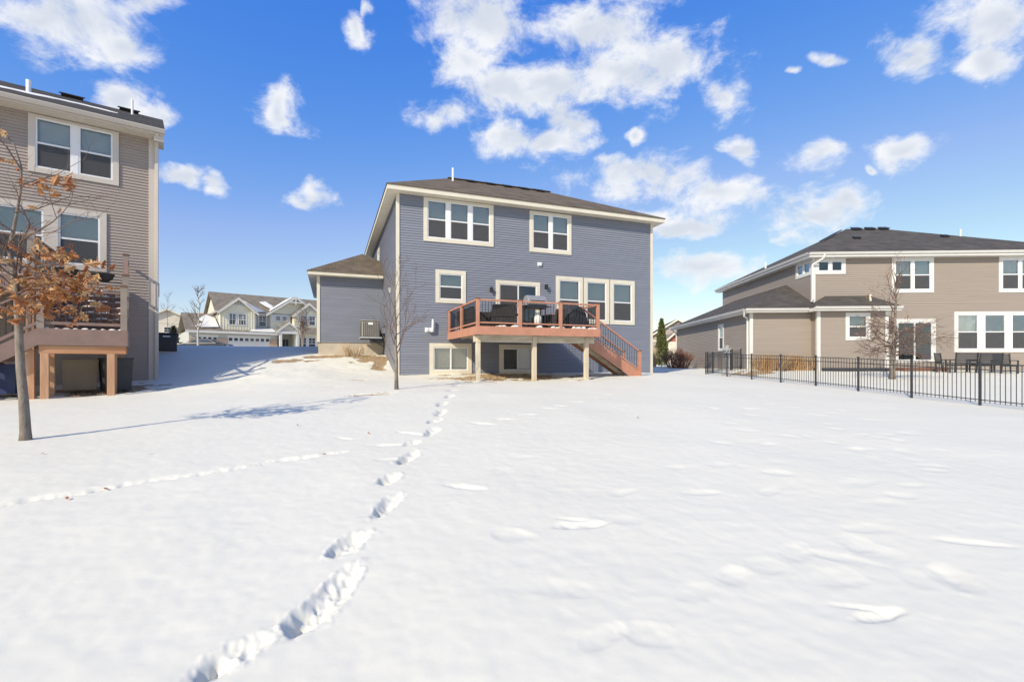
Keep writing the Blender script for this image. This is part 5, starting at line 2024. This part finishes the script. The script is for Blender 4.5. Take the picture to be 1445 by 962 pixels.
conifer('arborvitae', 'narrow green arborvitae right of the blue house', 12.45, 40.0, 3.95, .62, 'evergreen', 2, 5200)
conifer('dark_spruce', 'small dark spruce before the pale houses at left', -33.8, 48.0, 2.7, .9, 'dark_evergreen', 3, 1500, 'tier')


# ------------------------------------------------------------------ patio furniture by the right house
def patio_set():
    def slat_chair(name, label, u, v, rz, w, group):
        p = r2w(u, v, 0)
        c = thing(name, label, 'chair' if w < 1 else 'bench', (p[0], p[1], gzm(p[0], p[1]) - .02), RA + rz, group)
        m = 'fence_metal'
        hw = w / 2
        for s in (-1, 1):
            MB().box(s * hw - .025, s * hw + .025, -.30, -.25, 0, .66).build('leg', m, c)
            MB().beam((s * hw, .25, 0), (s * hw, .36, 1.02), .05, .05, up=(1, 0, 0)).build('leg', m, c)
            MB().box(s * hw - .03, s * hw + .03, -.32, .32, .64, .68).build('armrest', m, c)
        for k in range(5):
            MB().box(-hw + .03, hw - .03, -.30 + k * .115, -.21 + k * .115, .41, .44).build('seat_slat', m, c)
        for k in range(6):
            z = .46 + k * .094
            y = .25 + .11 * z / 1.02
            MB().box(-hw + .03, hw - .03, y - .012, y + .012, z, z + .072).build('back_slat', m, c)
        MB().box(-hw, hw, -.27, -.24, .36, .41).build('apron', m, c)
        return c
    g = 'black slatted patio seats before the beige house'
    slat_chair('slatted_chair', 'black slatted patio chair at the left end of the patio row', 5.30, -2.3, R(30), .62, g)
    slat_chair('slatted_bench', 'black slatted patio bench left of centre in the row', 6.20, -2.1, R(180), 1.05, g)
    slat_chair('slatted_bench', 'black slatted patio bench right of centre in the row', 7.30, -2.2, R(178), 1.05, g)
    slat_chair('slatted_chair', 'black slatted patio chair at the right end of the patio row', 8.20, -2.3, R(-15), .66, g)
    # dark timber edging of the bed
    p = r2w(1.5, -1.5, 0)
    o = thing('garden_edging', 'low dark bed edging along the beige bump out', 'edging', (p[0], p[1], gzm(p[0], p[1]) - .05), RA)
    for k in range(6):
        MB().box(-1.85 + k * .62, -1.25 + k * .62, -.06, .06, 0, .24).build('edging_block', 'black_plastic', o, bevel=.015)


patio_set()


# ------------------------------------------------------------------ townhouse across the street
def gable_roof(h, name, m, xa, xb, xm, y0, y1, ze, zr, ov, dz, t=.08):
    """roof with ridge along y between x=xa..xb, apex xm"""
    sa = (zr - ze) / (xm - xa)
    sb = (zr - ze) / (xb - xm)
    return slab(h, name, m, [[(xa - ov, y0, ze - ov * sa), (xm, y0, zr), (xm, y1, zr), (xa - ov, y1, ze - ov * sa)], [(xb + ov, y0, ze - ov * sb), (xm, y0, zr), (xm, y1, zr), (xb + ov, y1, ze - ov * sb)]], t, dz)


def rake(h, xa, xb, xm, y, ze, zr, ov, dz, w=.28, m='white_trim'):
    sa = (zr - ze) / (xm - xa)
    sb = (zr - ze) / (xb - xm)
    mb = MB(None, dz)
    mb.prism([(xa - ov, y, ze - ov * sa - w), (xa - ov, y, ze - ov * sa), (xm, y, zr), (xm, y, zr - w * 1.15)], (0, -.06, 0))
    mb.prism([(xb + ov, y, ze - ov * sb - w), (xb + ov, y, ze - ov * sb), (xm, y, zr), (xm, y, zr - w * 1.15)], (0, -.06, 0))
    return mb.build('rake_board', m, h)


def simple_window(h, x0, x1, z0, z1, y, dz, grid=True, M=None):
    mb = MB(M, dz)
    t = .13
    mb.box(x0 - t, x0, y - .06, y + .03, z0 - t, z1 + t)
    mb.box(x1, x1 + t, y - .06, y + .03, z0 - t, z1 + t)
    mb.box(x0, x1, y - .059, y + .03, z1, z1 + t)
    mb.box(x0, x1, y - .059, y + .03, z0 - t, z0)
    w = mb.build('window', 'white_trim', h)
    s = MB(M, dz)
    zm, xm = (z0 + z1) / 2, (x0 + x1) / 2
    s.box(x0, x1, y - .04, y - .01, zm - .035, zm + .035)
    if grid:
        s.box(xm - .025, xm + .025, y - .038, y - .012, zm, z1)
        s.box(x0, x1, y - .036, y - .013, (zm + z1) / 2 - .02, (zm + z1) / 2 + .02)
    s.build('sash', 'vinyl', w)
    MB(M, dz).box(x0, x1, y - .005, y, z0, z1).build('pane', 'dark_glass', w)
    return w


mat('dark_glass', (0.035, 0.045, 0.06), 0.06, 0.3, 1.5, spec=0.9)


def townhouse():
    B = 1.1
    dz = -B
    h = thing('townhouse', 'sage and white townhouse with stone piers and garage doors across the street', 'house', (-35.38, 59.7, EYE + B), R(41))
    T = 'white_trim'
    # lower storey block
    MB(None, dz).box(-4.0, 5.75, 0, 9, .6, 3.75).build('lower_wall', 'slate_siding', h)
    MB(None, dz).box(5.75, 13.0, 1.6, 9, .6, 3.9).build('entry_wall', 'slate_siding', h)
    # upper main body
    MB(None, dz).box(-.8, 13.0, 1.3, 9, 3.7, 6.6).build('upper_wall', 'slate_siding', h)
    # main roof, ridge parallel to the street
    slab(h, 'roof', 'pale_shingle', [[(-1.2, .9, 6.42), (13.5, .9, 6.42), (13.5, 5.2, 9.25), (-1.2, 5.2, 9.25)], [(-1.2, 9.4, 6.42), (13.5, 9.4, 6.42), (13.5, 5.2, 9.25), (-1.2, 5.2, 9.25)]], .1, dz)
    MB(None, dz).prism([(-.8, 1.2, 6.4), (-.8, 9.1, 6.4), (-.8, 5.2, 9.1)], (.05, 0, 0)).build('gable_wall', 'beige_siding', h)
    MB(None, dz).box(-1.2, 13.5, .84, .9, 6.2, 6.42).build('fascia', T, h)
    # lower left roof
    slab(h, 'garage_roof', 'pale_shingle', [[(-4.4, -.5, 3.75), (-.7, -.5, 3.75), (-.7, 3.2, 6.15), (-4.4, 3.2, 6.15)], [(-4.4, 7.0, 3.75), (-.7, 7.0, 3.75), (-.7, 3.2, 6.15), (-4.4, 3.2, 6.15)]], .1, dz)
    # pent roof over the garages
    slab(h, 'pent_roof', 'pale_shingle', [[(-.75, -.55, 3.78), (6.0, -.55, 3.78), (6.0, 1.3, 4.45), (-.75, 1.3, 4.45)]], .08, dz)
    MB(None, dz).box(-4.4, 6.0, -.60, -.54, 3.55, 3.80).build('fascia', T, h)
    MB(None, dz).box(-4.4, 6.0, -.54, 0, 3.57, 3.60).build('soffit', T, h)
    # gable A
    y = .25
    bb = MB(None, dz)
    bb.box(-.72, 3.2, y, 3.0, 4.0, 6.45)
    bb.prism([(-.72, y, 6.45), (3.2, y, 6.45), (1.24, y, 8.0)], (0, 3.0, 0))
    bb.build('front_gable', 'sage_board', h)
    bat = MB().box(-.025, .025, -.03, 0, 0, 1).mesh('batten', 'sage_board')
    for k in range(13):
        x = -.65 + k * .315
        inst('batten', bat, h, (x, y, 4.1 + dz), (0, 0, 0), (1, 1, 2.35 + max(0, 1.5 - abs(x - 1.24) * .8)))
    gable_roof(h, 'front_gable_roof', 'pale_shingle', -.72, 3.2, 1.24, y - .4, 4.5, 6.5, 8.15, .35, dz)
    rake(h, -.72, 3.2, 1.24, y - .4, 6.5, 8.15, .35, dz)
    MB(None, dz).box(.3, 2.2, y - .05, y, 7.12, 7.26).build('gable_band', T, h)
    MB(None, dz).prism([(.5, y - .03, 7.27), (2.0, y - .03, 7.27), (1.24, y - .03, 7.85)], (0, .03, 0)).build('gable_shake', 'beige_siding', h)
    for x in (-.72, 3.08):
        MB(None, dz).box(x, x + .12, y - .03, y - .001, 4.1, 6.4).build('corner_board', T, h)
    simple_window(h, .25, 1.0, 4.75, 6.05, y, dz)
    simple_window(h, 1.35, 2.1, 4.75, 6.05, y, dz)
    simple_window(h, 3.9, 4.7, 4.75, 6.05, 1.3, dz)
    for x in (3.45, 5.1):
        MB(None, dz).box(x, x + .14, 1.24, 1.299, 4.3, 6.3).build('corner_board', T, h)
    # bay between gables
    MB(None, dz).box(5.2, 7.6, .9, 1.3, 4.0, 6.3).build('bay', 'sage_board', h)
    MB(None, dz).box(5.15, 7.65, .82, .899, 5.35, 6.28).build('bay_band', T, h)
    for x in (5.85, 6.65):
        simple_window(h, x, x + .5, 5.65, 6.1, .82, dz, False)
    # gable B (large, set back) and C
    mb = MB(None, dz)
    mb.prism([(4.9, .9, 6.5), (11.6, .9, 6.5), (8.25, .9, 8.75)], (0, 3.5, 0))
    mb.build('front_gable', 'sage_board', h)
    gable_roof(h, 'front_gable_roof', 'pale_shingle', 4.9, 11.6, 8.25, .4, 5.0, 6.55, 8.95, .35, dz)
    rake(h, 4.9, 11.6, 8.25, .4, 6.55, 8.95, .35, dz)
    MB(None, dz).box(7.2, 9.3, .33, .45, 8.02, 8.18).build('gable_truss', T, h)
    MB(None, dz).box(8.17, 8.33, .32, .46, 7.8, 8.8).build('gable_truss', T, h)
    y = -.1
    mb = MB(None, dz)
    mb.box(7.9, 11.6, y, 3.0, 3.9, 6.45)
    mb.prism([(7.9, y, 6.45), (11.6, y, 6.45), (9.75, y, 7.95)], (0, 3.0, 0))
    mb.build('front_gable', 'sage_board', h)
    gable_roof(h, 'front_gable_roof', 'pale_shingle', 7.9, 11.6, 9.75, y - .4, 4.5, 6.5, 8.1, .35, dz)
    rake(h, 7.9, 11.6, 9.75, y - .4, 6.5, 8.1, .35, dz)
    MB(None, dz).box(8.8, 10.7, y - .05, y, 7.0, 7.14).build('gable_band', T, h)
    MB(None, dz).prism([(9.0, y - .03, 7.15), (10.5, y - .03, 7.15), (9.75, y - .03, 7.75)], (0, .03, 0)).build('gable_shake', 'beige_siding', h)
    for x in (8.75, 9.85):
        simple_window(h, x, x + .75, 5.1, 6.25, y, dz)
    slab(h, 'pent_roof', 'pale_shingle', [[(7.7, -.9, 3.95), (12, -.9, 3.95), (12, -.1, 4.75), (7.7, -.1, 4.75)]], .08, dz)
    MB(None, dz).box(7.9, 11.8, -.1, 1.6, .6, 3.9).build('lower_wall', 'sage_board', h)
    simple_window(h, 8.6, 9.4, 1.8, 3.3, -.1, dz)
    simple_window(h, 9.8, 10.6, 1.8, 3.3, -.1, dz)
    # entry porch
    gable_roof(h, 'porch_roof', 'pale_shingle', 5.6, 8.4, 7.0, -1.0, 1.2, 4.15, 5.3, .25, dz)
    rake(h, 5.6, 8.4, 7.0, -1.0, 4.15, 5.3, .25, dz, .22)
    MB(None, dz).prism([(5.8, -.8, 4.1), (8.2, -.8, 4.1), (7.0, -.8, 5.05)], (0, .1, 0)).build('porch_gable', 'beige_siding', h)
    MB(None, dz).box(5.5, 8.5, -.98, -.7, 3.75, 4.08).build('porch_beam', T, h)
    MB(None, dz).box(5.82, 6.12, -.95, -.65, .6, 3.75).build('porch_column', T, h)
    MB(None, dz).box(7.9, 8.2, -.95, -.65, .6, 3.75).build('porch_column', T, h)
    MB(None, dz).box(6.3, 7.2, 1.5, 1.6, .9, 3.1).build('entry_door', 'door_dark', h)
    MB(None, dz).box(7.3, 7.6, 1.52, 1.6, .9, 3.1).build('side_light', 'dark_glass', h)
    # garage doors
    for x0, x1, nw in ((0.05, 4.88, 8), (-3.2, -1.05, 4)):
        g = MB(None, dz).box(x0, x1, -.05, -.002, .9, 3.2).build('garage_door', 'white_trim', h)
        mb = MB(None, dz)
        for z in (1.45, 2.0, 2.55):
            mb.box(x0, x1, -.058, -.051, z - .015, z + .015)
        mb.build('panel_joint', 'galvanised', g)
        pw = (x1 - x0) / nw
        for k in range(nw):
            MB(None, dz).box(x0 + pw * k + pw * .18, x0 + pw * (k + 1) - pw * .18, -.062, -.052, 2.68, 3.04).build('pane', 'dark_glass', g)
        MB(None, dz).box(x0 - .14, x1 + .14, -.05, -.001, 3.21, 3.36).build('door_trim', T, h)
    for x0, x1 in ((-1.0, -.08), (4.92, 5.75), (-4.0, -3.3)):
        MB(None, dz).box(x0, x1, -.14, -.001, .6, 2.9).build('stone_pier', 'stone_veneer', h)
    # snow lying in the valleys
    mb = MB(None, dz)
    for poly in ([(3.4, -.3, 6.4), (4.4, .9, 6.6), (3.3, 2.2, 7.3), (1.7, 1.0, 7.95), (2.2, -.1, 7.45)], [(4.9, 2.2, 7.5), (5.5, 1.6, 7.1), (5.9, 2.3, 7.5), (5.2, 3.4, 8.2), (4.4, 3.2, 8.05)], [(-3.4, .1, 4.3), (-2.6, .0, 4.2), (-.9, .1, 4.3), (-1.0, 2.0, 5.5), (-1.9, 2.6, 5.9), (-2.8, 1.6, 5.25), (-2.3, 1.0, 4.85)],
                 [(2.4, -.5, 3.86), (5.6, -.5, 3.86), (5.4, .9, 4.38), (3.3, .9, 4.38)], [(5.0, .45, 6.7), (7.8, .45, 8.68), (7.4, 2.0, 8.5), (5.2, 1.6, 6.9)]):
        mb.prism([(a, b, c + .10) for a, b, c in poly], (0, 0, -.08))
    o = mb.build('roof_snow', 'clump_snow', None, kind='stuff')
    o.location, o.rotation_euler = h.location, h.rotation_euler
    tag(o, 'patches of snow on the brown roofs of the sage townhouse', 'snow')


townhouse()


def far_house(name, label, loc, rz, w, d, ze, zr, m, roof, wins, gable_m=None, base=0.0):
    h = thing(name, label, 'house', loc, rz)
    MB().box(-w / 2, w / 2, 0, d, -1.5, ze).build('wall', m, h)
    MB().prism([(-w / 2, 0, ze), (w / 2, 0, ze), (0, 0, zr - .1)], (0, d, 0)).build('gable_wall', gable_m or m, h)
    gable_roof(h, 'roof', roof, -w / 2, w / 2, 0, -.4, d + .4, ze, zr, .4, 0.0, .1)
    rake(h, -w / 2, w / 2, 0, -.4, ze, zr, .4, 0.0, .25, 'cream_trim')
    MB().box(-w / 2, w / 2, -.05, -.001, ze - .12, ze + .1).build('gable_band', 'cream_trim', h)
    for (a, b, c, e) in wins:
        simple_window(h, a, b, c, e, 0, 0)
    return h


far_house('pale_house', 'pale beige gabled house far behind the small spruce', (-54.5, 76, EYE + 1.3), R(30), 9.0, 9, 5.0, 7.2, 'beige_siding', 'pale_shingle', [(-3.4, -2.5, 2.6, 4.2), (-.4, .5, 2.6, 4.2), (.8, 1.7, 2.6, 4.2)])
far_house('pale_house', 'second pale gabled house between the spruce and the townhouse', (-62, 96, EYE + 1.4), R(30), 12.0, 9, 5.6, 8.6, 'beige_siding', 'pale_shingle', [(.8, 1.8, 2.6, 4.2), (2.4, 3.4, 2.6, 4.2)])
far_house('tan_gabled_house', 'tan house with red shake gable behind the arborvitae', (22.3, 66, EYE - .3), R(-8), 3.0, 6, 3.0, 4.4, 'beige_siding', 'pale_shingle', [], 'red_shake')
far_house('grey_roofed_house', 'larger grey roofed house behind the red gabled house', (25.5, 74, EYE - .3), R(-8), 11.0, 9, 3.6, 7.0, 'taupe_siding', 'charcoal_shingle', [])


# ------------------------------------------------------------------ parked car
def car():
    X, Y = -29.4, 46.0
    c = thing('parked_car', 'dark sedan parked beyond the snow bank, mostly hidden', 'car', (X, Y, gz(X, Y)), R(8))
    L_ = 4.6
    prof = [(-2.3, .35), (-2.3, .75), (-2.15, .92), (-1.35, .98), (-.75, 1.38), (.0, 1.46), (.7, 1.42), (1.45, 1.02), (2.1, .95), (2.3, .75), (2.3, .35)]
    b = MB()
    n = len(prof)
    rings = []
    for yy, inset, zz in ((-.88, 0, 0), (-.9, .0, 0), (.9, 0, 0), (.88, 0, 0)):
        pass
    lay = [(-.90, .0), (-.90, 1.0), (.90, 1.0), (.90, .0)]

    def sec(y, k):
        r = []
        for x, z in prof:
            t = max(0, z - .95) / .5
            r.append(b.p(x, y * (1 - .22 * t), z))
        return r
    A, B_ = sec(-.9, 0), sec(.9, 0)
    b.f.append(tuple(A))
    b.f.append(tuple(reversed(B_)))
    for k in range(n):
        b.f.append((A[k], B_[k], B_[(k + 1) % n], A[(k + 1) % n]))
    b.build('body', 'car_paint', c, bevel=.05)
    for s in (-1, 1):
        g = MB()
        pts = [(-1.1, 1.02), (-.68, 1.32), (.0, 1.39), (.64, 1.35), (1.2, 1.05)]
        g.poly([(x, s * (.915 * (1 - .22 * max(0, z - .95) / .5)), z) for x, z in pts])
        g.build('side_window', 'dark_glass', c)
        for x in (-1.4, 1.4):
            w = MB().tube([(x, s * .74, .33), (x, s * .93, .33)], .33, 18).build('wheel', 'tyre', c)
            MB().tube([(x, s * .935, .33), (x, s * .945, .33)], .2, 14).build('rim', 'car_silver', w)
        MB().box(-2.32, -2.25, s * .62 - .15, s * .62 + .15, .72, .85).build('tail_light', 'red_lamp', c)
        MB().box(2.25, 2.32, s * .62 - .15, s * .62 + .15, .68, .80).build('headlight', 'pipe_white', c)
    for (xa, za, xb, zb) in ((-1.30, 1.02, -.78, 1.37), (1.40, 1.06, .75, 1.40)):
        g = MB()
        ya, yb = .80, .70
        o = .012
        g.poly([(xa, -ya, za + o), (xa, ya, za + o), (xb, yb, zb + o), (xb, -yb, zb + o)])
        g.build('windscreen', 'dark_glass', c)


car()
